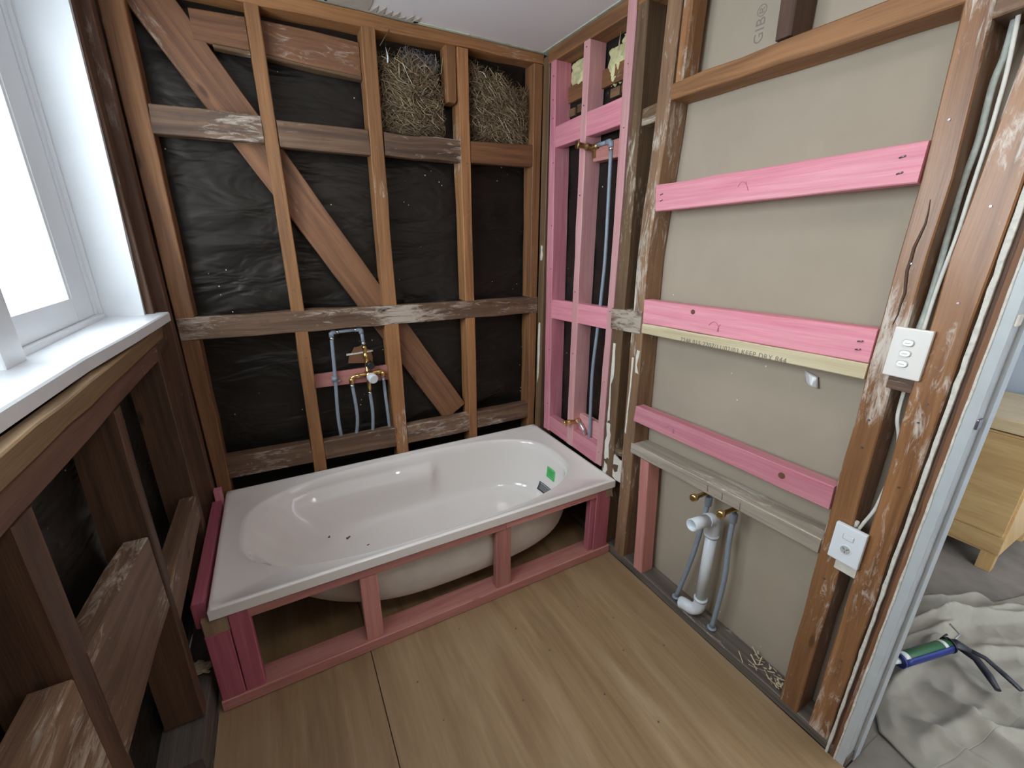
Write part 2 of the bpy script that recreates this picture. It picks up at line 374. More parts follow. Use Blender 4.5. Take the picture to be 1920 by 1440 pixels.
def sheet(name, fn, nu, nv, material, parent=None, label=None, thick=0., smooth=True, **p):
    bm = bmesh.new(); G = [[bm.verts.new(fn(i/nu, j/nv)) for j in range(nv+1)] for i in range(nu+1)]
    for i in range(nu):
        for j in range(nv): bm.faces.new((G[i][j], G[i+1][j], G[i+1][j+1], G[i][j+1]))
    me = finish(bm, name, smooth); o = link(name, me, material, parent, label, **p)
    if thick:
        s = o.modifiers.new('thickness', 'SOLIDIFY'); s.thickness = thick; s.offset = -1
    return o
def blob(name, outline, plane, depth, material, parent, label=None, **p):
    """a flat dab of plaster: irregular outline in a wall plane, real thickness."""
    bm = bmesh.new(); fr = [bm.verts.new(plane(*q)) for q in outline]; f = bm.faces.new(fr)
    ex = bmesh.ops.extrude_face_region(bm, geom=[f]); vs = [g for g in ex['geom'] if isinstance(g, bmesh.types.BMVert)]
    bmesh.ops.translate(bm, verts=vs, vec=Vector(depth)); return link(name, finish(bm, name), material, parent, label, **p)
def wobble(pts, amp, n=3):
    out = []
    for i, a in enumerate(pts):
        b = pts[(i+1) % len(pts)]
        for k in range(n):
            t = k/n; out.append((a[0]+(b[0]-a[0])*t+random.gauss(0, amp), a[1]+(b[1]-a[1])*t+random.gauss(0, amp)))
    return out
def text(name, s, size, X, Y, loc, material, parent, label=None, w=1., shear=0):
    cu = bpy.data.curves.new(name, 'FONT'); cu.body = s; cu.size = size; cu.extrude = .0002; cu.space_character = 1.1; cu.shear = shear
    t = bpy.data.objects.new(name, cu); COL.objects.link(t); bpy.context.view_layer.update()
    me = bpy.data.meshes.new_from_object(t); bpy.data.objects.remove(t)
    X, Y = Vector(X).normalized(), Vector(Y).normalized(); Z = X.cross(Y)
    M = Matrix((X*w, Y, Z)).transposed().to_4x4(); M.translation = Vector(loc); me.transform(M)
    me.materials.clear(); return link(name, me, material, parent, label)
def scribble(name, pts, r, material, parent, label=None):
    return tube(name, pts, r, material, parent, label, seg=5)

# ================================================================= SETTING
# ---- floor: plywood sheets
floor = empty('floor', (.8, -1.5, 0), kind='structure')
bx((0.495, -2.95, -.018), (W+.002, .0, 0), 'plywood_sheet', PLY, floor, 'wide plywood sheet with a soiled line across it', bev=.0006)
bx((-.012, -2.95, -.018), (0.492, .0, -.001), 'plywood_sheet', PLY, floor, 'narrow plywood sheet beside the left wall', bev=.0006)
bx((-.2, -2.95, -.06), (W+.25, .12, -.02), 'subfloor', PLATE, floor)
for i, (x, y) in enumerate(((.62, -.98), (.66, -1.15), (.84, -.84), (.93, -1.22), (1.12, -1.1), (1.35, -.98), (1.38, -1.24), (1.2, -1.34), (1.05, -.95), (1.54, -1.3), (1.3, -1.5), (1.45, -1.1))):
    tube('nail_head', [(x, y, -.0006), (x, y, .0009)], .0035, NAILM, floor, seg=8)
# ---- ceiling
ceil = empty('ceiling', (.8, -1.5, H), kind='structure')
bx((-.15, -2.95, H), (W-.012, -.012, H+.012), 'plasterboard', CEILM, ceil, bev=.001)
bx((-.15, -.012, H-.004), (W+.1, .1, H+.012), 'torn_edge', CEILE, ceil, 'raw pale green edge of the ceiling board', bev=.001)
bx((W-.012, -2.95, H-.004), (W+.12, -.012, H+.012), 'torn_edge', CEILE, ceil, bev=.001)
pl = lambda x, y: V(x, y, H-.0045)
blob('torn_paper', wobble([(.70, -.02), (.70, .0), (.86, .0), (.868, -.03), (.86, -.11), (.78, -.12), (.70, -.10)], .002), pl, (0, 0, .004), TEARB, ceil, 'buff paper tear at the ceiling edge')
blob('torn_paper', wobble([(.62, -.01), (.62, -.06), (.70, -.05), (.71, -.005)], .002), pl, (0, 0, .003), TEARG, ceil, 'pale green paper tear')
tq = [(.865, 0.)]; x = .87
while x < 1.06:
    h = random.uniform(.02, .06); tq += [(x, -.006), (x+.022, -h-.01), (x+.026, -.006)]; x += .029
blob('torn_paper', tq+[(1.06, 0.)], pl, (0, 0, .003), TEARB, ceil, 'saw-toothed paper tear')
blob('torn_paper', wobble([(1.05, .0), (1.05, -.016), (1.18, -.014), (1.3, -.013), (1.3, 0)], .003), pl, (0, 0, .003), TEARG, ceil)

# ---- back wall framing
wb = empty('wall_back', (.85, .05, 0), kind='structure')
B = lambda x, z, y=0.: V(x, y, z)
D9 = (0, .09, 0)
def bstud(rows, material=OLDL, label=None, y=0., dep=.09): return timber('stud', [(B(a, z, y), B(b, z, y)) for z, a, b in rows], (0, dep, 0), material, wb, label)
def bnog(p0, p1, p2, p3, material=OLDW, label=None, y=0.002, dep=.05, name='nog', rough=.0022):  # top-left, top-right, bottom-left, bottom-right
    return timber(name, [(B(*p0, y), B(*p2, y)), (B(*p1, y), B(*p3, y))], (0, dep, 0), material, wb, label, rough=rough)
bx((0, 0.0, 0), (W, .09, .045), 'bottom_plate', OLDD, wb, grain=0)
timber('top_plate', [(B(0, H-.005, -.001), B(0, 2.352, -.001)), (B(W, H-.005, -.001), B(W, 2.378, -.001))], (0, .092, 0), OLDL, wb, 'rough-sawn top plate under the ceiling', rough=.002)
bstud([(2.352, .0, .071), (1.238, -.0, .064)], OLD, 'corner stud beside the window wall')
bstud([(1.145, .0, .062), (.045, .002, .05)], OLD)
bstud([(2.358, .42, .469), (1.476, .419, .471), (1.238, .419, .472)], OLDL, 'slim stud with a flaked split')
bstud([(1.146, .421, .474), (.045, .405, .466)], OLDL)
bstud([(2.368, .832, .889), (1.47, .826, .886), (1.236, .824, .889)], OLDL)
bstud([(1.144, .822, .891), (.45, .829, .891), (.045, .83, .891)], OLDL)
bstud([(2.37, 1.249, 1.303), (1.468, 1.255, 1.304), (1.236, 1.255, 1.307)], OLDL)
bstud([(1.144, 1.255, 1.309), (.045, 1.262, 1.311)], OLDL)
bstud([(2.374, 1.655, 1.7045), (1.234, 1.658, 1.703)], OLD, 'corner stud beside the pink framing')
bstud([(1.142, 1.658, 1.705), (.045, 1.658, 1.705)], OLD)
timber('packer', [(B(1.197, 2.372, .012), B(1.247, 2.378, .012)), (B(1.197, 2.165, .012), B(1.245, 2.162, .012)), (B(1.203, 2.152, .012), B(1.238, 2.15, .012))], (0, .07, 0), OLDL, wb, 'short block nailed beside the stud between the nests')
# full-length mid rail let into the studs, plus cut noggings
timber('rail', [(B(0.002, 1.238, -.002), B(0.002, 1.146, -.002)), (B(.9, 1.238, -.002), B(.9, 1.143, -.002)), (B(W-.002, 1.234, -.002), B(W-.002, 1.142, -.002))], (0, .045, 0), OLDW, wb, 'plaster-smeared rail running the full width', rough=.0022)
bnog((.072, 1.996), (.418, 2.0), (.066, 1.901), (.418, 1.905)); bnog((.472, 1.992), (.824, 1.995), (.472, 1.897), (.826, 1.897), OLDW)
bnog((.892, 1.994), (1.252, 1.998), (.89, 1.903), (1.252, 1.902), OLDW, 'nogging under the left nest'); bnog((1.306, 2.0), (1.655, 2.016), (1.306, 1.905), (1.656, 1.913), OLD, 'nogging under the right nest')
bnog((.055, .598), (.41, .59), (.055, .488), (.412, .482)); bnog((.471, .582), (.826, .584), (.472, .484), (.83, .474))
bnog((.893, .581), (1.258, .582), (.893, .477), (1.26, .474)); bnog((1.311, .586), (1.656, .583), (1.31, .482), (1.656, .483))
bnog((.243, 2.326), (.418, 2.333), (.243, 2.228), (.418, 2.225), OLDR, 'old board set back behind the studs', y=.052, dep=.03); bnog((.471, 2.334), (.828, 2.327), (.471, 2.222), (.826, 2.202), OLDR, 'stained old board set back behind the studs', y=.052, dep=.03)
bnog((.3, 2.226), (.418, 2.224), (.3, 2.214), (.418, 2.211), OLDG, y=.045, dep=.04, name='moulding'); bnog((.471, 2.222), (.826, 2.204), (.471, 2.209), (.826, 2.19), OLDG, y=.045, dep=.04, name='moulding')
# diagonal brace, set behind the noggings
timber('brace', [(B(.070, 2.30, .053), B(.225, 2.355, .053)), (B(.318, 1.903, .053), B(.416, 2.000, .053)), (B(.771, 1.338, .053), B(.905, 1.275, .053)), (B(.914, 1.013, .053), B(1.01, 1.09, .053)), (B(1.1, .60, .053), B(1.256, .66, .053))][:0] or
       [(B(.062, 2.312, .053), B(.175, 2.40, .053)), (B(1.128, .552, .053), B(1.256, .632, .053))], (0, .03, 0), OLDR, wb, 'wide diagonal brace set behind the noggings', rough=.001)
def paper_back(u, v):
    x = u*W; z = v*2.4; n = noise.noise(Vector((x*2.3, z*2.3, 1.)))*.010+noise.noise(Vector((x*7, z*5, 4.)))*.004
    n += .0035*math.sin(z*14+4*noise.noise(Vector((x*1.5, z*1.5, 9))))
    return V(x, .102+n*.8, z)
sheet('building_paper', paper_back, 90, 120, PAPER, wb, 'black building paper, wrinkled and dusty')
bx((-.15, .125, -.05), (W+.2, .14, H), 'weatherboard', OLDD, wb)
bx((W+.125, -.72, -.05), (W+.14, .14, H), 'weatherboard', OLDD, wb); bx((W-.01, .105, -.05), (W+.13, .12, H), 'weatherboard', OLDD, wb)  # boards added behind the corner to stop sky light leaking in
# torn hole in the paper behind the mixer, timber showing
blob('paper_tear', wobble([(.64, .945), (.765, .94), (.755, 1.0), (.715, 1.035), (.675, 1.03), (.65, .99)], .003), lambda x, z: V(x, .082, z), (0, .005, 0), OLDR, wb, 'torn patch showing brown timber behind the mixer')
blob('torn_lip', wobble([(.635, .990), (.765, .998), (.765, 1.006), (.635, 1.0)], .0015), lambda x, z: V(x, .077, z), (0, .005, 0), CREAM, wb)

# ---- right wall framing
wr = empty('wall_right', (W+.05, -.9, 0), kind='structure')
Rr = lambda y, z, x=W: V(x, y, z)
def rstud(rows, material=OLDL, label=None, x=W, dep=.09, name='stud', **k): return timber(name, [(Rr(a, z, x), Rr(b, z, x)) for z, a, b in rows], (dep, 0, 0), material, wr, label, **k)
def rnog(p0, p1, p2, p3, material=OLDW, label=None, x=W+.001, dep=.045, name='nog', rough=.0008, **k):
    return timber(name, [(Rr(*p0, x), Rr(*p2, x)), (Rr(*p1, x), Rr(*p3, x))], (dep, 0, 0), material, wr, label, rough=rough, **k)
rstud([(2.40, .0, -.055), (1.46, -.003, -.055), (.0, -.003, -.06)], OLDG, 'grey-brown corner stud')
rstud([(2.385, -.069, -.113), (1.46, -.083, -.143), (.54, -.106, -.166), (.45, -.108, -.168)], PINK, 'bright pink stud next to the corner', x=W-.001)
rstud([(2.385, -.327, -.371), (1.475, -.338, -.381), (.5, -.35, -.405), (.45, -.35, -.405)], PINKL, 'pale pink middle stud', x=W-.001)
rstud([(H-.01, -.598, -.647), (1.48, -.612, -.653), (.45, -.612, -.656)], PINKL, 'pale pink stud nearest the bare board', x=W-.003)
rstud([(H-.01, -.65, -.704), (2.02, -.656, -.712), (1.486, -.658, -.718), (.6, -.660, -.735), (.0, -.662, -.752)], OLDG, 'brown stud with dried adhesive')
rstud([(H-.01, -.80, -.866), (1.94, -.792, -.856), (1.488, -.770, -.828), (1.0, -.782, -.850), (.38, -.80, -.868), (.04, -.805, -.87)], STAINED, 'stud streaked with white adhesive')
rstud([(H-.01, -.872, -.912), (2.072, -.872, -.906)], OLDL, 'jack stud above the rail', dep=.07)
rstud([(H-.01, -1.213, -1.262), (2.082, -1.224, -1.268)], OLDD, 'dark short stud above the rail')
rnog((-.862, 2.074), (-1.636, 2.078), (-.860, 2.023), (-1.636, 2.017), OLDL, 'rail high on the wall above the bare board', dep=.09, rough=.0015)
rstud([(H-.01, -1.60, -1.66), (2.03, -1.632, -1.683), (1.68, -1.646, -1.700), (1.517, -1.644, -1.697), (.8, -1.652, -1.711), (.04, -1.660, -1.718)], SHINY, 'cracked stud left of the switches')
rstud([(H-.01, -1.74, -1.80), (1.9, -1.748, -1.807), (1.52, -1.737, -1.808), (.86, -1.749, -1.806), (.04, -1.755, -1.812)], SHINY, 'door stud right of the switches')
rnog((-1.685, 2.06), (-1.745, 2.06), (-1.685, 1.972), (-1.745, 1.978), OLDW, 'nogging at the top between the two door studs', dep=.09)
rnog((-.706, 2.03), (-.792, 2.036), (-.706, 1.972), (-.79, 1.972), OLDG, 'recessed nogging', x=W+.012)
rnog((-.648, 1.258), (-.835, 1.268), (-.652, 1.162), (-.835, 1.172), OLDW, 'whitened nogging crossing the brown stud', x=W-.006, dep=.05)
rnog((-.737, .585), (-.80, .60), (-.737, .555), (-.80, .56), OLDG, 'broken timber block', x=W+.01, dep=.07)
bx((W-.001, -.655, H-.06), (W+.09, -.045, H-.006), 'top_plate', OLD, wr, grain=1); bx((W-.001, -1.88, H-.05), (W+.09, -.655, H-.006), 'top_plate', OLD, wr, grain=1)
rnog((-.066, .045), (-1.87, .04), (-.066, .0), (-1.87, .0), PLATE, 'dirty bottom plate', x=W+.002, dep=.09, name='bottom_plate', rough=.002)
# pink noggings of the wet corner
rnog((-.118, 2.083), (-.612, 2.098), (-.122, 1.988), (-.612, 1.999), PINK, 'pink nogging at the top of the wet corner', x=W+.004)
rnog((-.395, 1.955), (-.612, 1.961), (-.395, 1.890), (-.612, 1.886), PINKS, 'short salmon nogging behind the shower elbow', x=W+.035)
rnog((-.148, 1.236), (-.612, 1.252), (-.146, 1.132), (-.612, 1.152), PINK, 'pink nogging at mid height', x=W+.004)
rnog((-.165, .545), (-.612, .545), (-.165, .452), (-.612, .440), PINK, 'pink nogging just above the bath rim', x=W+.002)
rnog((-.40, .640), (-.612, .640), (-.40, .545), (-.612, .545), PINKL, 'pink block around the bath outlet pipes', x=W+.045, dep=.03)
# boards across the bare plasterboard
n1 = rnog((-.840, 1.749), (-1.642, 1.764), (-.852, 1.655), (-1.642, 1.677), PINK, 'highest pink nogging, tilted up to the right', x=W-.007)
n2 = rnog((-.840, 1.318), (-1.645, 1.338), (-.846, 1.221), (-1.645, 1.248), PINK, 'middle pink nogging above the printed pale board', x=W-.005)
n3 = rnog((-.842, 1.219), (-1.645, 1.246), (-.843, 1.178), (-1.645, 1.203), PINE, 'pale pine board with printed lettering', x=W-.004)
n4 = rnog((-.858, .853), (-1.648, .880), (-.852, .778), (-1.650, .803), PINK, 'lowest pink nogging with a dark knot', x=W-.006)
led = rnog((-.850, .668), (-1.652, .700), (-.852, .620), (-1.652, .648), GREYP, 'dirty pale ledge over the basin pipes', x=W-.004, dep=.09)
rstud([(.620, -.912, -.962), (.045, -.945, -1.0)], PINKS, 'salmon post under the pale ledge', x=W-.002, dep=.07)
# plasterboard of the next room seen from behind
gb = bx((W+.096, -1.87, 0), (W+.106, -.70, H), 'plasterboard', GIB, wr, 'buff back of the plasterboard', bev=0)
text('lettering', 'GIB®', .042, (0, 0, 1), (0, 1, 0), (W+.0955, -1.115, 2.13), INKG, gb)
sheet('building_paper', lambda u, v: V(W+.094+.006*noise.noise(Vector((u*3, v*9, 2)))+.002*math.sin(v*60+u*5), -.7*u, v*H), 24, 110, PAPER, wr, 'black building paper in the wet corner')
bx((W+.075, -.62, 2.19), (W+.093, -.05, 2.26), 'lath', OLD, wr, 'brown board behind the pink studs', grain=1)
for i, (y0, y1) in enumerate(((-.08, -.17), (-.19, -.31), (-.43, -.49), (-.50, -.6))):
    bx((W+.08, y1, 2.13+.005*i), (W+.093, y0, 2.165+.005*i), 'lath', OLDG, wr, grain=1)
# marks on the boards
text('lettering', '7248 015 2207/11/02/03 KEEP DRY 844', .0240, (0, -.387, .0118), (0, .0, 1), (W-.0045, -1.045, 1.184), INKG, n3, 'grey stamped lettering', w=.92)
for k, (y, z) in enumerate(((-1.575, 1.722), (-1.58, 1.70), (-1.585, 1.70))): pass
for nb, pts in ((n1, ((-1.595, 1.735), (-1.598, 1.70), (-.868, 1.712), (-.87, 1.69))), (n2, ((-1.61, 1.300), (-1.61, 1.278)))):
    for (y, z) in pts: tube('nail', [(W-.0068, y, z), (W-.0095, y-.012, z+.003)], .0022, NAILM, nb, seg=7)
tube('knot', [(W-.0062, -1.505, .842), (W-.0075, -1.505, .842)], .0105, CHIPM, n4, seg=14); tube('knot', [(W-.0052, -1.085, 1.302), (W-.0062, -1.085, 1.302)], .009, CHIPM, n2, seg=12)
scribble('pencil_mark', [(W-.0078, -1.20+.012*math.cos(a)-.004*a, 1.71+.014*math.sin(a*1.3)) for a in [i*.5 for i in range(14)]], .0007, INKP, n1)
scribble('pencil_mark', [(W-.0062, -1.17+.010*math.cos(a)-.006*a, 1.265+.016*math.sin(a)) for a in [i*.5 for i in range(15)]], .0008, INKP, n2)
scribble('pencil_mark', [(W-.0072, -1.05+.010*math.cos(a)-.005*a, .822+.013*math.sin(a)) for a in [i*.5 for i in range(14)]], .0008, INKP, n4)
for y in (-1.26, -1.322, -1.393): scribble('pencil_mark', [(W-.0055, y, .672), (W-.0055, y-.003, .646)], .0009, INK, led)
for st, pts in (('a', [(-.098, 2.30), (-.105, 2.12), (-.10, 2.20), (-.118, 1.92), (-.125, 1.62), (-.13, 1.40), (-.14, 1.22), (-.142, .95), (-.145, .62)]), ('b', [(-.35, 2.34), (-.352, 2.12), (-.358, 1.75), (-.36, 1.3), (-.37, .98), (-.378, .60)]), ('c', [(-.625, 2.2), (-.63, 1.98), (-.634, 1.24), (-.634, .9), (-.635, .52)])):
    for y, z in pts: tube('nail', [(W+.0005, y, z), (W-.0042, y, z)], .0028, NAILM, wr, seg=7)
for y, z in [(-1.665, 1.80), (-1.672, 1.50), (-1.68, 1.10), (-1.682, 1.02), (-1.685, .58), (-1.69, .30), (-1.775, 1.62), (-1.775, 1.42), (-1.78, 1.18), (-1.776, 1.13), (-1.78, .95), (-1.78, .62), (-1.782, .35)]:
    tube('nail', [(W+.0005, y, z), (W-.0022, y, z)], .0026, NAILM, wr, seg=7)
for x, z in [(.445, 1.86), (.45, 1.62), (.44, 1.33), (.45, 1.02), (.44, .70), (.855, 1.93), (.857, 1.50), (.856, 1.3), (.86, .98), (.86, .6), (1.28, 1.90), (1.28, 1.35), (1.285, .9), (1.68, 1.7), (1.68, 1.3)]:
    tube('nail', [(x, .0005, z), (x, -.0022, z)], .0025, NAILM, wb, seg=7)
# the long crack in the left door stud
crk = [(-1.672-.004*math.sin(i*.9)+random.gauss(0, .0015), 1.64-.026*i) for i in range(12)]
tube('crack', [(W-.0003, y, z) for y, z in crk], [.0008+.0028*math.sin(math.pi*i/11) for i in range(12)], OLDD, wr, 'long dark split in the stud', seg=6)
# dried adhesive and plaster
plr = lambda y, z: V(W-.0015, y, z)
def dab(pts, amp=.004, x=W-.0015, material=PLAST, dep=.004, n=3, label=None): blob('adhesive', wobble(pts, amp, n), lambda y, z: V(x, y, z), (dep, 0, 0), material, wr, label)
dab([(-.672, 1.10), (-.69, 1.10), (-.692, .98), (-.686, .86), (-.690, .72), (-.675, .70), (-.672, .86)], .003)
dab([(-.676, .70), (-.70, .70), (-.705, .62), (-.70, .52), (-.68, .50), (-.672, .6)], .004)
dab([(-.80, 1.06), (-.812, 1.06), (-.812, .86), (-.808, .70), (-.80, .70)], .002)
dab([(-.825, 1.10), (-.838, 1.10), (-.838, 1.0), (-.828, 1.0)], .003)
dab([(-.70, .565), (-.80, .535), (-.795, .42), (-.70, .44)], .005, x=W+.004, dep=.01, label='broken plaster piece with a dark hole')
dab([(-.672, .485), (-.70, .48), (-.70, .40), (-.675, .40)], .004)
dab([(-.715, .40), (-.745, .40), (-.755, .33), (-.735, .32)], .004)
blob('hole', wobble([(-.735, .50), (-.775, .515), (-.77, .475), (-.75, .465)], .002), lambda y, z: V(W+.0025, y, z), (.002, 0, 0), OLDD, wr)
dab([(-.020, 1.08), (-.038, 1.09), (-.040, .9), (-.036, .75), (-.024, .72), (-.018, .9)], .003)
dab([(-.02, 1.52), (-.04, 1.52), (-.036, 1.44), (-.022, 1.44)], .003)

# ---- doorway lining at the near end of the right wall
jb = empty('door_1', (W+.05, -1.86, 0), kind='structure')
def strip(y0t, y1t, y0b, y1b, x, dep, material, label=None, name='strip', rough=.0004, zt=H, zb=0.):
    return timber(name, [(V(x, y0t, zt), V(x, y1t, zt)), (V(x, (y0t+y0b)/2, (zt+zb)/2), V(x, (y1t+y1b)/2, (zt+zb)/2)), (V(x, y0b, zb), V(x, y1b, zb))], (dep, 0, 0), material, jb, label, rough=rough, step=.03, bev=.001)
strip(-1.812, -1.824, -1.816, -1.823, W-.004, .05, CREAM, 'broken plasterboard edge', 'plasterboard_edge', .0006)
strip(-1.825, -1.834, -1.824, -1.831, W+.004, .08, OLDD, 'dark gap beside the door lining', 'packer')
strip(-1.834, -1.848, -1.831, -1.840, W-.001, .09, OLDR, 'raw timber edge of the lining', 'jamb_edge')
strip(-1.846, -1.851, -1.839, -1.8445, W-.0025, .01, CREAM, 'flaking paint along the lining', 'paint_edge', .0006)
strip(-1.8485, -1.870, -1.843, -1.866, W, .125, JAMBP, 'painted door lining', 'jamb', .0002)
timber('door_stop', [(V(W+.045, -1.866, H), V(W+.085, -1.866, H)), (V(W+.045, -1.862, 0), V(W+.085, -1.862, 0))], (0, -.012, 0), JAMBP, jb, rough=0)
for z in (1.395, 1.16): bx((W+.003, -1.873, z-.012), (W+.03, -1.866, z+.012), 'hinge_recess', NAILM if z < 1.3 else PLAST, jb)
# rest of the right wall, beyond the doorway and behind the camera
bx((W, -2.95, 0), (W+.12, -2.72, H), 'wall_right_near_end', PLAINW, None, kind='structure'); bx((W, -2.72, 2.05), (W+.12, -1.872, H), 'wall_right_over_door', PLAINW, None, kind='structure')
bx((-.15, -3.05, 0), (W+.12, -2.95, H), 'wall_rear', PLAINW, None, kind='structure')

# ---- left wall: window above, open framing below
LX = -.02
wl = empty('wall_left', (-.07, -.9, 0), kind='structure')
Ll = lambda y, z, x=LX: V(x, y, z)
def lstud(rows, material=OLD, label=None, x=LX, dep=.1, name='stud', **k): return timber(name, [(Ll(a, z, x), Ll(b, z, x)) for z, a, b in rows], (-dep, 0, 0), material, wl, label, **k)
def lnog(p0, p1, p2, p3, material=OLDW, label=None, x=LX+.001, dep=.045, name='nog', rough=.0015, **k):
    return timber(name, [(Ll(*p0, x), Ll(*p2, x)), (Ll(*p1, x), Ll(*p3, x))], (-dep, 0, 0), material, wl, label, rough=rough, **k)
lstud([(H, -.004, -.075), (0, -.004, -.06)], OLDD, 'dark corner stud', x=-.004)
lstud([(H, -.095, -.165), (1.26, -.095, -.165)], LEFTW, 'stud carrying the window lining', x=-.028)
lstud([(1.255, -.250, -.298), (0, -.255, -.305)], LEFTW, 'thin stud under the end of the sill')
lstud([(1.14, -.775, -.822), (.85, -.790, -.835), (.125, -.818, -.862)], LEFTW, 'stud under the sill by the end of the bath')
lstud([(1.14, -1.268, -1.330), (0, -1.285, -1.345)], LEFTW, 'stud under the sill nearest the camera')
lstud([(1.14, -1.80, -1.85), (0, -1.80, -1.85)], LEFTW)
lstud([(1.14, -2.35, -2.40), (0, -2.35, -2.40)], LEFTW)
lnog((-.300, 1.198), (-1.95, 1.198), (-.30, 1.142), (-1.95, 1.142), wood('red_brown_trimmer', (.20, .10, .062), (.11, .052, .033), (.45, .36, .3), .2), 'red-brown trimmer under the sill', dep=.09)
lnog((-.166, 1.246), (-1.95, 1.246), (-.20, 1.2), (-1.95, 1.2), APRON, 'yellow-brown packing board under the sill', x=LX+.006, dep=.03)
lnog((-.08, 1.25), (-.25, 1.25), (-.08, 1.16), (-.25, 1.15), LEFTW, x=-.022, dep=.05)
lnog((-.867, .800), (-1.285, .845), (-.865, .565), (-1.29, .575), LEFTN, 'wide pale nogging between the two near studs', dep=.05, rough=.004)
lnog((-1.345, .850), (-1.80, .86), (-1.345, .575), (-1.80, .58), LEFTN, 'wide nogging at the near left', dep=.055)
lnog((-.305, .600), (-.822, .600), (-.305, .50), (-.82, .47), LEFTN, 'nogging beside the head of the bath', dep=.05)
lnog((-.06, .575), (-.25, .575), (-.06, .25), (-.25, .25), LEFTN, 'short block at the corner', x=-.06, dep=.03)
lnog((-.0, .06), (-2.9, .06), (-.0, .0), (-2.9, .0), PLATE, 'dirty bottom plate', x=LX+.004, dep=.1, name='bottom_plate')
lnog((-.66, .120), (-.985, .105), (-.66, .062), (-.985, .062), PLATE, 'dark block on the bottom plate', x=LX+.004, dep=.115, rough=.003)  # same dark tone as the bottom plate
bm = bmesh.new()
for i in range(90):
    yy = random.gauss(-.675, .012) if i < 60 else random.uniform(-1.0, -1.10); zz = .124+random.uniform(0, .016) if i < 60 else .066+random.uniform(0, .03); xx = random.uniform(-.125, -.02)
    a = random.gauss(0, .5); dd = V(math.cos(a), math.sin(a), random.uniform(-.2, .2))*random.uniform(.01, .022); tube_bm(bm, [V(xx, yy, zz)-dd, V(xx, yy, zz)+dd], random.uniform(.003, .006), 5, True, .6)
link('splintered_wood', finish(bm, 'splintered_wood'), SHAVE, wl, 'splintered pale wood on the block', kind='stuff')
def paper_left(u, v):
    y = -2.9*u; z = v*1.25
    return V(-.135+.010*noise.noise(Vector((y*3, z*3, 5)))+.006*noise.noise(Vector((y*9, z*4, 2))), y, z)
sheet('building_paper', paper_left, 90, 50, PAPER, wl, 'black building paper under the window')
bx((-.20, -2.95, 0), (-.155, .12, 1.25), 'weatherboard', OLDD, wl)
bx((-.20, -.165, 1.25), (-.13, .12, H), 'weatherboard', OLDD, wl); bx((-.20, -2.95, 1.25), (-.03, -1.97, H), 'weatherboard', PLAINW, wl)
bx((-.17, -1.97, 2.34), (-.02, -.165, H), 'lintel', OLD, wl, grain=1)

win = empty('window_1', (-.1, -1.05, 1.3), kind='structure')
# lining boards (the far one shows), room-side edge slightly ragged
timber('reveal', [(V(-.030, -.167, 2.34), V(-.175, -.167, 2.34)), (V(-.039, -.167, 1.8), V(-.175, -.167, 1.8)), (V(-.052, -.167, 1.27), V(-.175, -.167, 1.27))], (0, -.022, 0), WHITEP, win, 'white painted window lining', rough=.0006)
timber('reveal', [(V(-.04, -1.95, 2.34), V(-.175, -1.95, 2.34)), (V(-.04, -1.95, 1.27), V(-.175, -1.95, 1.27))], (0, -.02, 0), WHITEP, win, rough=0)
bx((-.175, -1.95, 2.32), (-.035, -.19, 2.34), 'reveal', WHITEP, win)
timber('cover_bead', [(V(-.158, -.1885, 2.32), V(-.170, -.1885, 2.32)), (V(-.158, -.1885, 1.285), V(-.170, -.1885, 1.285))], (0, -.012, 0), WHITEP, win, rough=0)
sl = timber('sill', [(V(.010, -.135, 1.285), V(-.185, -.135, 1.285)), (V(-.012, -.55, 1.285), V(-.185, -.55, 1.285)), (V(-.034, -.85, 1.285), V(-.185, -.85, 1.285)), (V(-.042, -1.25, 1.285), V(-.185, -1.25, 1.285)), (V(-.045, -1.98, 1.285), V(-.185, -1.98, 1.285))], (0, 0, -.032), WHITEP, win, 'white painted window sill', rough=0, bev=.004)
FX = -.168
def frame_bar(y0, y1, z0, z1, x=FX, dep=.05, name='sash_stile', label=None): return bx((x-dep, min(y0, y1), z0), (x, max(y0, y1), z1), name, WHITEP, win, label, bev=.003)
frame_bar(-.19, -.225, 1.285, 2.32, name='window_frame'); frame_bar(-.228, -.365, 1.300, 2.32, FX-.004)
frame_bar(-.365, -.83, 1.300, 1.372, FX-.004, name='sash_rail'); frame_bar(-.19, -.83, 1.278, 1.300, FX+.012, .06, name='window_frame')
frame_bar(-.365, -.83, 2.22, 2.32, FX-.004, name='sash_rail')
timber('glazing_bevel', [(V(FX-.006, -.364, 2.22), V(FX-.045, -.40, 2.22)), (V(FX-.006, -.364, 1.372), V(FX-.045, -.40, 1.372))], (0, -.02, 0), WHITEP, win, rough=0)
bx((-.215, -.905, 1.283), (-.140, -.815, 2.32), 'mullion', WHITEP, win, 'white mullion standing on the sill', bev=.004)
frame_bar(-.905, -1.0, 1.30, 2.32, FX-.004); frame_bar(-1.0, -1.95, 1.28, 1.38, FX-.004, name='sash_rail'); frame_bar(-1.0, -1.95, 2.22, 2.32, FX-.004, name='sash_rail'); frame_bar(-1.85, -1.95, 1.38, 2.22, FX-.004)
bx((-.216, -.83, 1.37), (-.212, -.38, 2.23), 'pane', GLASS, win, bev=0); bx((-.216, -1.86, 1.37), (-.212, -.99, 2.23), 'pane', GLASS, win, bev=0)

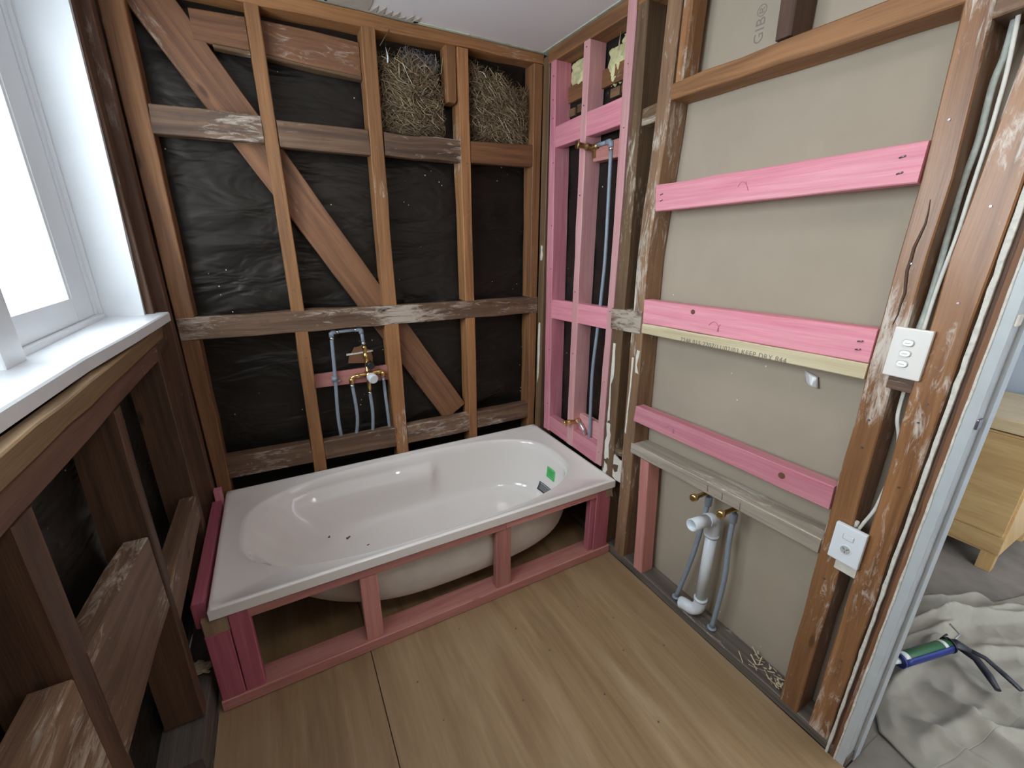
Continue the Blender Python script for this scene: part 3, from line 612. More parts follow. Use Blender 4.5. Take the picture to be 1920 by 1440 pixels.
# ---- next room
carpet = bx((W+.25, -4.5, -.03), (4.6, 1.0, -.012), 'floor_bedroom', CARPET, None, bev=0, kind='structure')
bx((W+.002, -2.72, -.03), (W+.25, -1.872, -.010), 'floor_threshold', CARPET, None, bev=0, kind='structure')
bx((W+.106, -1.872, -.03), (W+.25, 1.0, -.012), 'floor_bedroom_edge', CARPET, None, bev=0, kind='structure')
bx((3.90, -4.5, -.03), (4.0, 1.0, H), 'wall_bedroom_far', BEDW, None, bev=0, kind='structure')
bx((W+.106, -1.85, 0), (W+.115, 1.0, H), 'wall_bedroom_near', BEDW, None, bev=0, kind='structure')
bx((W+.1, 1.0, 0), (4.0, 1.1, H), 'wall_bedroom_left', BEDW, None, bev=0, kind='structure')
bx((W+.12, -4.6, 0), (4.0, -4.5, H), 'wall_bedroom_right', BEDW, None, bev=0, kind='structure')
bx((W+.12, -4.5, H), (4.0, 1.0, H+.02), 'ceiling_bedroom', CEILM, None, bev=0, kind='structure')

# ================================================================= THINGS
# ---- bathtub
tub = thing('bathtub', 'white acrylic bathtub with moulded armrest, set in the pink timber frame', 'bathtub', (.87, -.385, .05))
CX, CY = .875, -.385; OX0, OX1, OY0, OY1 = .0325, W-.002, -.772, -.002
def rect_r(c, s, x0, x1, y0, y1):
    t = 1e9
    if c > 1e-9: t = min(t, (x1-CX)/c)
    if c < -1e-9: t = min(t, (x0-CX)/c)
    if s > 1e-9: t = min(t, (y1-CY)/s)
    if s < -1e-9: t = min(t, (y0-CY)/s)
    return t
def super_r(c, s, x0, x1, y0, y1, nl, nr):
    a = (x1-CX) if c > 0 else (CX-x0); b = (y1-CY) if s > 0 else (CY-y0); n = nr if c > 0 else nl
    return (abs(c/a)**n+abs(s/b)**n)**(-1/n)
angs = sorted([2*math.pi*i/144 for i in range(144)]+[math.atan2(sy-CY, sx-CX) % (2*math.pi) for sx in (OX0, OX1) for sy in (OY0, OY1)])
def prof(c, s):
    """list of (r, z) from the outer rim edge to the drain for one direction"""
    out = [(rect_r(c, s, OX0, OX1, OY0, OY1), RIM-.04), (rect_r(c, s, OX0, OX1, OY0, OY1), RIM-.004), (rect_r(c, s, OX0+.004, OX1-.004, OY0+.004, OY1-.004), RIM),
           (rect_r(c, s, OX0+.016, OX1-.016, OY0+.016, OY1-.016), RIM), (rect_r(c, s, OX0+.022, OX1-.022, OY0+.022, OY1-.022), RIM-.005)]
    # opening lip, then wall curving into the bottom
    TO = (.115, 1.605, -.727, -.045, 3.0, 2.9)
    BO = (.56, 1.47, -.640, -.14, 3.4, 3.2)
    rl = super_r(c, s, *TO); rb = super_r(c, s, *BO)
    out += [(rl+.016, RIM-.0055), (rl+.006, RIM-.008), (rl, RIM-.014), (rl-.008, RIM-.024)]
    left = max(0., -c)**2
    for k in range(1, 31):
        t = k/30
        # steep sides; the left end slopes back like a headrest
        e = .30+.55*left
        h = t**(1/(1+1.9*(1-left)+.35))
        rr = rl-.008+(rb-rl+.008)*(t**(1.05+.9*(1-left)) if True else 0)
        zz = RIM-.024-(RIM-.024-.125)*math.sin(min(1, (1-(1-t)**1.5))*math.pi/2)**(1.0-.15*(1-left))
        out.append((rr, zz))
    out += [(rb*.75, .120), (rb*.4, .117), (rb*.1, .116)]
    return out
def bath_pt(a, k):
    c, s = math.cos(a), math.sin(a); r, z = prof(c, s)[k]; x, y = CX+c*r, CY+s*r
    # moulded armrests on both long sides
    if k >= 9 and z < .42:
        along = max(0, min(1, (x-.28)/.12))*max(0, min(1, (1.03-x)/.05))
        g = along*max(0, min(1, (.352-z)/.004))*max(0, min(1, (z-.13)/.16))*.045
        if abs(s) > .05: y -= math.copysign(g, s)
        # raised contour either side of the headrest
        if c < -.3:
            q = math.exp(-((abs(y-CY)-.17)/.045)**2)*max(0, min(1, (.5-x)/.3))*max(0, min(1, (z-.12)/.1))
            z += .018*q; x += .02*q
    return V(x, y, z)
bm = bmesh.new(); K = len(prof(1, 0)); G = [[bm.verts.new(bath_pt(a, k)) for k in range(K)] for a in angs]; n = len(angs)
for i in range(n):
    for k in range(K-1): bm.faces.new((G[i][k], G[(i+1) % n][k], G[(i+1) % n][k+1], G[i][k+1]))
bm.faces.new([G[i][K-1] for i in range(n)])
me = finish(bm, 'shell', True)
for p in me.polygons:
    zc = p.center.z; on_edge = abs(p.normal.z) < .2 and zc > RIM-.03 and (p.center.x < .05 or p.center.x > W-.02 or p.center.y < -.755 or p.center.y > -.02)
    if on_edge: p.use_smooth = False
link('shell', me, ACRYL, tub)
# outer belly under the rim: the same mould, one shell thickness outside
bm = bmesh.new(); R = []
KS = list(range(8, K))
for a in angs:
    c, s_ = math.cos(a), math.sin(a); P = prof(c, s_); R.append([])
    for k in KS:
        r, z = P[k]; z2 = min(z-.016, RIM-.045); rr = r+(.012 if k < K-3 else 0)
        lim = rect_r(c, s_, .08, 1.63, -.722, -.03); R[-1].append(bm.verts.new((CX+c*min(rr, lim), CY+s_*min(rr, lim), max(z2, .090))))
for i in range(n):
    for k in range(len(KS)-1): bm.faces.new((R[i][k], R[(i+1) % n][k], R[(i+1) % n][k+1], R[i][k+1]))
bm.faces.new([R[i][-1] for i in range(n)]); link('outer_body', finish(bm, 'outer_body', True), SHELLU, tub, 'matt cream underside of the tub')
# labels stuck to the foot-end wall
def on_bath(a0, a1, k0, k1, name, material, off=.0012, label=None):
    def interp(a, kf):
        k = int(kf); t = kf-k; return bath_pt(a, k).lerp(bath_pt(a, min(k+1, K-1)), t)
    def fn(u, v):
        a = a0+(a1-a0)*u; kf = k0+(k1-k0)*v; p = interp(a, kf); e = 1e-3
        nn = (interp(a+e, kf)-p).cross(interp(a, kf+.05)-p).normalized()
        if nn.dot(V(CX, CY, .5)-p) < 0: nn = -nn
        return p+nn*off
    return sheet(name, fn, 6, 6, material, tub, label, thick=.0004)
BATH_LABELS = True

# ---- pink frame carrying the bath
bf = thing('bath_cradle', 'pink and salmon timber cradle framing the front and end of the bathtub', 'timber frame', (.87, -.72, 0))
FY = -.766
def fpost(x0, x1, z0, z1, material, label=None, y=FY, dep=.032, name='post'): return timber(name, [(V(x0, y, z1), V(x1, y, z1)), (V(x0, y, z0), V(x1, y, z0))], (0, dep, 0), material, bf, label, rough=.0003)
timber('bottom_rail', [(V(.004, FY-.006, .047), V(.004, FY-.006, .001)), (V(W-.003, FY-.006, .047), V(W-.003, FY-.006, .001))], (0, .09, 0), PINKS, bf, 'salmon bottom rail on the floor', rough=.0003)
timber('top_rail', [(V(.135, FY, .390), V(.135, FY, .350)), (V(1.10, FY, .390), V(1.10, FY, .355))], (0, .03, 0), PINKS, bf, rough=.0003)
timber('top_rail', [(V(1.102, FY+.001, .390), V(1.102, FY+.001, .356)), (V(1.62, FY+.001, .390), V(1.62, FY+.001, .356))], (0, .03, 0), PINKS, bf, rough=.0003)
fpost(.078, .138, .048, .388, PINKD, 'deep pink end post'); fpost(.006, .076, .048, .325, PINKD, 'deep pink board beside the end post', FY-.001)
fpost(.006, .10, .326, .386, TAN, 'bare tan packing block under the rim', FY+.004, .03, 'packing_block')
fpost(.487, .552, .048, .350, PINKS, 'salmon post', FY+.004); fpost(1.055, 1.128, .048, .356, PINKS, 'salmon post', FY+.004)
fpost(1.572, 1.600, .048, .356, PINKM, 'narrow pink post at the foot end', FY+.008); fpost(1.601, 1.690, .048, .388, PINKM, 'wide pink end post')
bx((1.655, FY-.003, .345), (1.69, FY+.0, .392), 'packing_block', TAN, bf)
timber('ledger', [(V(-.012, -.74, .445), V(-.012, -.74, .35)), (V(-.012, -.10, .445), V(-.012, -.10, .35))], (.036, 0, 0), PINKD, bf, 'deep pink ledger along the end wall', rough=0)
timber('ledger', [(V(.0, -.06, .49), V(.0, -.10, .49)), (V(-.0, -.06, .35), V(-.0, -.10, .35))], (.028, 0, 0), PINK, bf, 'upright pink offcut', rough=0)

# ---- chips in the bath
def chip(x, y, z, s, rot):
    o = []
    bm = bmesh.new(); c, sn = math.cos(rot), math.sin(rot); out = [(-1, -.4), (-.3, -.55), (.4, -.25), (1, -.1), (.6, .35), (0, .2), (-.6, .5)]
    fr = [bm.verts.new((x+s*(a*c-b*sn), y+s*(a*sn+b*c), z)) for a, b in out]; f = bm.faces.new(fr)
    ex = bmesh.ops.extrude_face_region(bm, geom=[f]); bmesh.ops.translate(bm, verts=[g for g in ex['geom'] if isinstance(g, bmesh.types.BMVert)], vec=(0, 0, s*.3))
    return link('wood_chip', finish(bm, 'wood_chip'), CHIPM)

# ---- nests
def nest(x0, x1, zb, top, label, nst, lean):
    t = thing('bird_nest', label, 'bird nest', ((x0+x1)/2, .05, zb), 'straw nests packed between the studs')
    def core(u, v):
        x = x0+(x1-x0)*u; zt = top(u); z = zb+(zt-zb)*v
        bul = math.sin(math.pi*min(1, max(0, u)))**.5*math.sin(math.pi*min(.97, v*.8+.12))**.6
        return V(x, .075-.052*bul+.012*noise.noise(Vector((x*22, z*22, lean))), z)
    sheet('packed_core', core, 24, 24, NESTC, t)
    bm = bmesh.new(); sh = []
    for i in range(nst):
        u = random.random(); v = random.random()**.9
        x = x0+.012+(x1-x0-.024)*u; z = zb+.008+(top(u)-zb)*v*1.0
        bul = math.sin(math.pi*u)**.5*math.sin(math.pi*min(.97, v*.8+.12))**.6 if 0 < u < 1 else 0
        y = .068-.056*bul+random.uniform(-.012, .016)
        base = (.35*math.sin(u*5+v*4+lean)+lean*.15)+(math.pi/2.6 if (v > .82 or u < .07 or u > .93) and random.random() < .5 else 0)
        a = random.gauss(base, .55); Ln = random.uniform(.03, .10)*(1 if random.random() < .85 else 1.6)
        d = V(math.cos(a), random.uniform(-.2, .12), math.sin(a)); bend = V(-math.sin(a), 0, math.cos(a))*random.gauss(0, .16)*Ln
        pts = []
        for k in range(4):
            s = k/3-.5; q = V(x, y, z)+d*Ln*s+bend*(.25-s*s)*4
            q.x = min(x1-.002, max(x0+.002, q.x)); q.z = max(zb+.002, min(q.z, 2.36)); q.y = min(.095, max(-.012, q.y)); pts.append(q)
        r = random.uniform(.0009, .0021) if random.random() < .93 else random.uniform(.0026, .0038)
        tube_bm(bm, pts, [r, r, r, r*.5], 3, False, .5); sh += [min(1, max(0, random.gauss(.42, .27)+(.35 if random.random() < .08 else 0)))]*(3*3)
    me = bpy.data.meshes.new('straw'); bm.to_mesh(me); bm.free()
    at = me.attributes.new('shade', 'FLOAT', 'FACE'); at.data.foreach_set('value', sh[:len(me.polygons)])
    link('straw', me, STRAW, t, kind='stuff')
    return t
nA = nest(.893, 1.195, 1.998, lambda u: 2.27+.03*math.sin(u*3)-.06*(u > .9)+.012*math.sin(u*17), 'straw bird nest in the left top bay, with grey down and a white feather', 1500, 1.2)
nB = nest(1.306, 1.652, 2.006, lambda u: 2.325-.085*u+.012*math.sin(u*15), 'denser straw bird nest in the bay against the corner stud', 1900, -.6)
bm = bmesh.new()
for i in range(500):
    c = V(random.uniform(1.01, 1.17), random.uniform(.03, .07), 2.295+random.uniform(-.03, .035)); a = random.uniform(0, 6.3); d = V(math.cos(a), random.uniform(-.5, .5), math.sin(a))*random.uniform(.008, .02)
    tube_bm(bm, [c, c+d*.5+V(0, 0, .003), c+d], .0007, 3, False)
link('down_fluff', finish(bm, 'down_fluff'), plain('grey_down', (.22, .22, .24), .9, var=.4, scale=60), nA, 'dark grey down', kind='stuff')
tube('feather', [(.935, .02, 2.262), (.937, .018, 2.285), (.932, .022, 2.318)], [.010, .008, .001], plain('white_feather', (.8, .84, .88), .8), nA, 'white feather', seg=8, flat=.25)
tube('stick', [(.905, .01, 2.315), (.945, -.008, 2.372)], .0016, STRAW, nA, seg=6)

# ---- mixer plumbing on the back wall
mx = thing('bath_mixer', 'grey pipe loop and brass mixer body on a salmon board in the back wall', 'mixer valve', (.70, .04, .87))
timber('backing_board', [(V(.473, .046, .921), V(.473, .046, .853)), (V(.826, .046, .924), V(.826, .046, .845))], (0, .02, 0), PINKS, mx, 'salmon backing board', rough=.0003)
PR = .0085
tube('pipe', [(.560, .040, .56), (.556, .032, .70), (.566, .03, .90), (.5735, .03, 1.112)], PR, PEWTER, mx, 'tall grey riser pipe', curve=True)
tube('pipe', [(.578, .03, 1.124), (.706, .03, 1.128)], PR, PEWTER, mx); tube('pipe', [(.712, .03, 1.120), (.716, .03, 1.05)], PR, PEWTER, mx)
tube('pipe', [(.632, .04, .56), (.648, .032, .68), (.640, .03, .862)], PR, PEWTER, mx, curve=True)
tube('pipe', [(.716, .04, .56), (.726, .032, .68), (.722, .03, .80)], PR, PEWTER, mx, curve=True)
tube('pipe', [(.808, .04, .56), (.802, .032, .70), (.796, .03, .87)], PR, PEWTER, mx, curve=True)
for a in ((.5735, .03, 1.124), (.711, .03, 1.128)): tube('elbow', [(a[0], a[1], a[2]-.022), (a[0], a[1], a[2]-.004), (a[0]+(.004 if a[0] < .6 else -.004), a[1], a[2]), (a[0]+(.022 if a[0] < .6 else -.022), a[1], a[2])], .0115, PEWTER, mx, seg=12)
for p0, p1 in (((.5735, .03, 1.09), (.5735, .03, 1.10)), ((.597, .03, 1.124), (.607, .03, 1.124)), ((.68, .03, 1.127), (.69, .03, 1.127)), ((.715, .03, 1.062), (.716, .03, 1.052)), ((.640, .03, .85), (.640, .03, .84)), ((.722, .03, .80), (.722, .03, .79)), ((.796, .03, .86), (.796, .03, .85))): tube('crimp_ring', [p0, p1], .0105, CRIMP, mx, seg=12)
tube('pipe_clip', [(.562, .026, .885), (.562, .026, .905)], .0135, PEWTER, mx, seg=12); bx((.548, .03, .875), (.588, .045, .885), 'pipe_clip', PEWTER, mx)
lathe('upper_tail', (.717, .03, 1.045), (.722, .03, .955), [(0, .009), (.1, .012), (.3, .012), (.32, .009), (.45, .009), (.5, .013), (.8, .013), (.85, .01), (1, .01)], BRASS, mx)
lathe('diverter_cap', (.726, .035, .955), (.733, -.025, .950), [(0, .014), (.45, .016), (.5, .019), (.95, .019), (1, .016)], BLACKP, mx, 'black diverter cap')
lathe('diverter_body', (.728, .045, .955), (.728, .004, .955), [(0, .018), (.9, .018), (1, .015)], BRASS, mx)
lathe('valve_body', (.723, .045, .895), (.729, -.004, .890), [(0, .02), (.6, .024), (1, .021)], BRASS, mx)
tube('cross_tube', [(.64, .032, .882), (.66, .03, .893), (.72, .03, .897), (.78, .03, .903), (.796, .032, .895)], .0085, BRASS, mx, curve=True)
tube('lower_tail', [(.722, .03, .955), (.723, .03, .85), (.722, .03, .80)], .0105, BRASS, mx)
for p in ((.640, .03, .872), (.796, .03, .888)): lathe('elbow', (p[0], p[1], p[2]+.014), (p[0], p[1], p[2]-.018), [(0, .008), (.2, .0125), (.8, .0125), (1, .010)], BRASS, mx)
for x in (.672, .775): lathe('union_nut', (x-.009, .03, .892+(x-.67)*.08), (x+.009, .03, .893+(x-.67)*.08), [(0, .010), (.1, .0125), (.9, .0125), (1, .010)], BRASS, mx, seg=6)
lathe('cartridge_cap', (.729, -.002, .890), (.737, -.042, .884), [(0, .021), (.2, .024), (.9, .024), (1, .019)], CLEARP, mx, 'milky plastic cartridge cap')

# ---- shower riser in the wet corner
sr = thing('shower_riser', 'grey riser pipe with brass wall outlets running up between the pink studs', 'water pipe', (W+.03, -.51, .47))
XR = W+.03
tube('pipe', [(XR, -.515, .455), (XR, -.512, .60), (XR, -.502, .90), (XR-.002, -.520, 1.13), (XR-.004, -.533, 1.30), (XR-.002, -.538, 1.50), (XR, -.522, 1.92)], .0085, PEWTER, sr, 'long grey riser', curve=True)
tube('elbow', [(XR, -.522, 1.925), (XR, -.520, 1.948), (XR, -.512, 1.954), (XR, -.49, 1.954)], .0115, PEWTER, sr); tube('crimp_ring', [(XR, -.523, 1.918), (XR, -.522, 1.93)], .0115, CRIMP, sr)
tube('pipe', [(XR, -.50, 1.954), (XR-.004, -.43, 1.952)], .009, PEWTER, sr)
lathe('brass_outlet', (XR+.01, -.40, 1.945), (XR-.085, -.385, 1.955), [(0, .018), (.12, .018), (.15, .013), (.35, .013), (.4, .016), (.5, .016), (.55, .012), (.88, .012), (.9, .017), (1, .017), (1, .012)], BRASSD, sr, 'brass shower outlet')
tube('brass_elbow', [(XR, -.435, 1.952), (XR, -.40, 1.948)], .013, BRASSD, sr)
bx((XR-.005, -.415, 1.905), (XR+.006, -.395, 1.94), 'mounting_lug', BRASSD, sr)
lathe('brass_outlet', (XR+.01, -.405, .60), (XR-.085, -.390, .598), [(0, .016), (.15, .016), (.2, .012), (.5, .012), (.55, .0145), (.7, .0145), (.75, .011), (.9, .011), (.92, .015), (1, .015)], BRASS, sr, 'brass bath outlet')
tube('copper_bend', [(XR-.005, -.405, .600), (XR-.008, -.435, .598), (XR-.008, -.465, .578), (XR-.004, -.477, .55), (XR, -.478, .50)], .0095, CRIMP, sr, 'short grey metal bend', curve=True)

# ---- basin plumbing
def basin_pipe(y_root, y_tip, pts, label, zr, zt):
    t = thing('basin_water_pipe', label, 'water pipe', (W+.04, y_root, .3), 'grey water pipes with brass tails under the ledge')
    tube('pipe', pts, .0095, PEWTER, t, curve=True)
    x = pts[-1][0]; lathe('floor_collar', (x-.0, pts[-1][1], .0475), (x, pts[-1][1], .055), [(0, .018), (.6, .018), (1, .012)], PEWTER, t)
    lathe('coupling', (pts[0][0], pts[0][1], pts[0][2]-.035), (pts[0][0], pts[0][1], pts[0][2]+.005), [(0, .011), (.1, .0135), (.9, .0135), (1, .011)], PEWTER, t)
    lathe('brass_tail', (W+.05, y_root, zr), (W-.085, y_tip, zt), [(0, .0095), (.02, .012), (.1, .012), (.12, .0085), (.84, .0085), (.85, .0145), (.97, .0145), (1, .011), (1, .008)], BRASS, t, 'brass tail')
    return t
basin_pipe(-1.236, -1.262, [(W+.035, -1.248, .597), (W+.035, -1.240, .48), (W+.033, -1.222, .30), (W+.030, -1.180, .050)], 'left grey water pipe with a brass tail, leaning behind the white waste pipe', .612, .640)
basin_pipe(-1.352, -1.376, [(W+.035, -1.358, .590), (W+.034, -1.360, .46), (W+.032, -1.372, .30), (W+.030, -1.362, .050)], 'right grey water pipe with a brass tail, between the white waste pipe and the stud', .607, .640)
wp = thing('waste_pipe', 'white plastic waste pipe with an open elbow stub rising from the bottom plate', 'waste pipe', (W+.02, -1.29, .1))
XP = W+.022
def hollow(name, pts, ro, ri, label=None):
    bm = bmesh.new(); P = [Vector(q) for q in pts]
    A = tube_bm(bm, P, ro, 24, False); Bq = tube_bm(bm, P, ri, 24, False)
    for k in range(24):
        for e in (0, -1): bm.faces.new((A[e][k], A[e][(k+1) % 24], Bq[e][(k+1) % 24], Bq[e][k]))
    return link(name, finish(bm, name, True), PVC, wp, label)
hollow('upright', [(XP, -1.294, .50), (XP, -1.298, .14)], .0215, .019)
tube('lower_elbow', [(XP, -1.298, .155), (XP, -1.298, .12), (XP-.004, -1.291, .094), (XP-.012, -1.272, .080), (XP-.016, -1.245, .078), (XP-.018, -1.225, .072)], .025, PVC, wp, curve=True, seg=20)
tube('socket_ring', [(XP, -1.298, .152), (XP, -1.298, .142)], .0262, PVC, wp, seg=20)
tube('upper_elbow', [(XP, -1.294, .455), (XP, -1.294, .50), (XP-.006, -1.294, .526), (XP-.024, -1.294, .540), (XP-.045, -1.293, .542)], .0255, PVC, wp, curve=True, seg=20)
tube('socket_ring', [(XP, -1.294, .455), (XP, -1.294, .467)], .0275, PVC, wp, seg=20)
hollow('open_stub', [(XP-.045, -1.293, .542), (XP-.128, -1.290, .547)], .0235, .0195, 'open end of the waste pipe')

# ---- switch and outlet
def rounded_plate(name, y0, y1, z0, z1, x, th, material, parent, label=None, e=.004):
    return bx((x-th, y1, z0), (x, y0, z1), name, material, parent, label, bev=e)
sw = thing('light_switch', 'cream wall plate with three oval rockers, fixed across the two door studs', 'light switch', (W-.008, -1.718, 1.29))
rounded_plate('plate', -1.682, -1.756, 1.231, 1.353, W-.002, .012, SWITCHM, sw)
for z in (1.318, 1.292, 1.266):
    def ov(w, h, x0, x1, nm, mt_, tl=0):
        bm = bmesh.new(); n_ = 28; A = [bm.verts.new((x0, -1.716+w*math.copysign(abs(math.cos(q))**.75, math.cos(q)), z+h*math.copysign(abs(math.sin(q))**.75, math.sin(q)))) for q in (2*math.pi*i/n_ for i in range(n_))]
        B_ = [bm.verts.new((x1+tl*math.sin(2*math.pi*i/n_), v.co.y*.93+(-1.716)*.07, v.co.z*.93+z*.07)) for i, v in enumerate(A)]
        for i in range(n_): bm.faces.new((A[i], A[(i+1) % n_], B_[(i+1) % n_], B_[i]))
        bm.faces.new(B_); bm.faces.new(A); return link(nm, finish(bm, nm), mt_, sw)
    ov(.0125, .0088, W-.0138, W-.0150, 'rocker_surround', SHADOWG); ov(.0108, .0070, W-.0142, W-.0185, 'rocker', SWITCHM, .0012)
    bx((W-.0195, -1.721, z-.0008), (W-.0182, -1.711, z+.0008), 'rocker_mark', SHADOWG, sw, bev=0)
bx((W+.0, -1.746, 1.195), (W+.03, -1.692, 1.229), 'mounting_block', OLDW, wr, 'wood block behind the switch', grain=1)
ot = thing('power_outlet', 'white wall plate with one switch and one socket, low on the door studs', 'power outlet', (W-.008, -1.718, .73))
rounded_plate('plate', -1.680, -1.757, .672, .789, W-.004, .014, OUTM, ot)
rounded_plate('rocker_surround', -1.704, -1.732, .748, .764, W-.0175, .0012, SHADOWG, ot, e=.0004); rounded_plate('rocker', -1.706, -1.730, .750, .763, W-.018, .002, OUTM, ot, e=.0006)
lathe('socket_surround', (W-.0175, -1.719, .717), (W-.0195, -1.719, .717), [(0, .0155), (1, .015)], OUTM, ot)
lathe('socket_recess', (W-.0190, -1.719, .717), (W-.0199, -1.719, .717), [(0, .0125), (1, .0125)], SHADOWG, ot)
for dy, dz, sl_ in ((.005, .004, .5), (-.005, .004, -.5), (0, -.006, 0)):
    tube('pin_slot', [(W-.0202, -1.719+dy-sl_*.006, .717+dz-.003), (W-.0202, -1.719+dy+sl_*.006, .717+dz+.003)], .0011, SLOT, ot, seg=5)
bx((W+.0, -1.752, .633), (W+.03, -1.698, .670), 'mounting_block', PLAST, wr, 'plaster-caked block behind the power outlet', grain=1)

# ---- cables
XC = W+.05
def cable(name, pts, r, material, label, cat='cable', group='cables in the stud bay by the doorway'):
    bm = bmesh.new(); tube_bm(bm, smooth_path(pts), r, 10, True, .6); o = link(name, finish(bm, name, True), material); o['label'] = label; o['category'] = cat; o['group'] = group; return o
cable('electrical_cable', [(XC, -1.704, 1.985), (XC, -1.706, 1.916), (XC, -1.702, 1.861), (XC, -1.707, 1.761), (XC, -1.704, 1.678), (XC+.005, -1.704, 1.589), (XC, -1.708, 1.494), (XC-.01, -1.712, 1.393), (XC-.025, -1.712, 1.315)], .0065, CABLEG, 'wider grey-green cable running down the bay to the switch')
cable('electrical_cable', [(W+.035, -1.712, 1.985), (W+.035, -1.722, 1.883), (W+.033, -1.7255, 1.817), (W+.033, -1.727, 1.758), (W+.032, -1.727, 1.654), (W+.032, -1.727, 1.565), (W+.03, -1.7245, 1.495), (W+.03, -1.722, 1.42), (W+.03, -1.722, 1.315)], .0042, CABLE, 'cream cable beside the wider grey-green one, down to the switch')
cable('electrical_cable', [(W+.04, -1.719, 1.23), (W+.035, -1.721, 1.150), (W+.03, -1.727, 1.109), (W+.04, -1.738, 1.06), (W+.06, -1.742, .97), (W+.045, -1.740, .90), (W+.03, -1.739, .849), (W+.02, -1.728, .80), (W+.02, -1.718, .76)], .0045, CABLE, 'cream cable from the switch down to the power outlet')
tube('cable_end', [(W+.012, -1.716, .80), (W+.018, -1.712, .772)], .006, CABLE, ot, seg=8)

# ---- insulation
ins = thing('insulation_batt', 'yellow glass wool stuffed behind the pink studs at the top corner', 'insulation', (W+.08, -.3, 2.3))
def tuft(y0, y1, z0, z1, seed):
    def fn(u, v):
        n = noise.noise(Vector((u*4+seed, v*5, seed)))+.5*noise.noise(Vector((u*11, v*12, seed)))
        e = (min(u, 1-u)*min(v, 1-v))**.3
        return V(W+.092-.035*e-.016*n*e, y0+(y1-y0)*u+.01*noise.noise(Vector((v*6, seed, 1))), z0+(z1-z0)*v+.015*noise.noise(Vector((u*6, seed, 3)))*(1 if v < .5 else .3))
    return sheet('wool_tuft', fn, 22, 22, INSUL, ins)
tuft(-.12, -.335, 2.235, 2.36, 3.1); tuft(-.40, -.50, 2.19, 2.33, 7.7); tuft(-.48, -.60, 2.26, 2.36, 5.2)
tube('splinter', [(W+.06, -.495, 2.36), (W+.045, -.505, 2.29)], [.001, .003], PINE, ins, seg=5)

# ---- film scrap, shavings
fs = sheet('plastic_scrap', lambda u, v: V(W+.088-.012*math.sin(u*3)*v, -1.455-.04*u-.01*v, 1.165-.035*v-.01*u), 6, 6, PLASTIC, thick=.0008)
fs['label'] = 'crumpled clear film scrap stuck under the printed pale board'; fs['category'] = 'plastic film'
bm = bmesh.new()
for i in range(46):
    y = random.uniform(-1.50, -1.66); x = random.uniform(W+.005, W+.08); a = random.uniform(0, 3.14); L_ = random.uniform(.01, .05)
    c = V(x, y, .047+random.uniform(0, .018)); d = V(math.cos(a)*.6, math.sin(a), random.uniform(-.1, .35))*L_*.5
    c.x = min(W+.085-abs(d.x), max(W+.005+abs(d.x)*.5, c.x)); c.z = max(c.z, .044+abs(d.z))
    tube_bm(bm, [c-d, c+d], random.uniform(.001, .003), 4, True, .5)
sv = link('wood_splinters', finish(bm, 'wood_splinters'), SHAVE, None, 'pale splinters and shavings heaped on the bottom plate by the stud', category='wood splinters', kind='stuff')

# ---- dresser
dr = thing('dresser', 'blonde wooden chest of drawers standing on the carpet beyond the doorway', 'dresser', (3.58, -1.25, 0))
bx((3.30, -1.775, .085), (3.85, -.70, .70), 'body', DRESS, dr, grain=1); bx((3.285, -1.80, .708), (3.86, -.68, .770), 'top', DRESST, dr, 'paler thick top', grain=1, bev=.006)
bx((3.31, -1.765, .70), (3.85, -.71, .709), 'shadow_gap', OLDD, dr); bx((3.292, -1.765, .195), (3.301, -.72, .690), 'drawer', DRESS, dr, grain=1); bx((3.290, -1.775, .10), (3.302, -.71, .188), 'bottom_rail', DRESS, dr, grain=1)
for x, y in ((3.30, -1.77), (3.78, -1.77), (3.30, -.78), (3.78, -.78)): bx((x, y, -.012), (x+.055, y+.055, .09), 'foot', DRESS, dr, grain=2)

# ---- drop cloth
poly = [(1.90, -2.0), (1.93, -1.87), (2.05, -1.80), (2.2, -1.77), (2.36, -1.735), (2.40, -1.68), (2.60, -1.66), (2.72, -1.66), (2.87, -1.70), (2.98, -1.77), (3.03, -1.85), (3.3, -1.92), (3.5, -2.3), (3.3, -2.8), (2.6, -2.75), (2.2, -2.35), (2.02, -2.13)]
cc = V(2.6, -2.12, 0)
def cloth_edge(t):
    t = (t % 1)*len(poly); i = int(t); f = t-i; f = f*f*(3-2*f)*.5+f*.5; a = poly[i % len(poly)]; b = poly[(i+1) % len(poly)]; return V(a[0]+(b[0]-a[0])*f, a[1]+(b[1]-a[1])*f, 0)
def ridge(x, y, x0, y0, x1, y1, w, h):
    d = V(x1-x0, y1-y0, 0); L_ = d.length; d /= L_; q = V(x-x0, y-y0, 0); s = q.dot(d)/L_; t = abs(q.x*d.y-q.y*d.x)
    return h*math.exp(-(t/w)**2)*max(0, min(1, (s+.08)/.2))*max(0, min(1, (1.08-s)/.2))
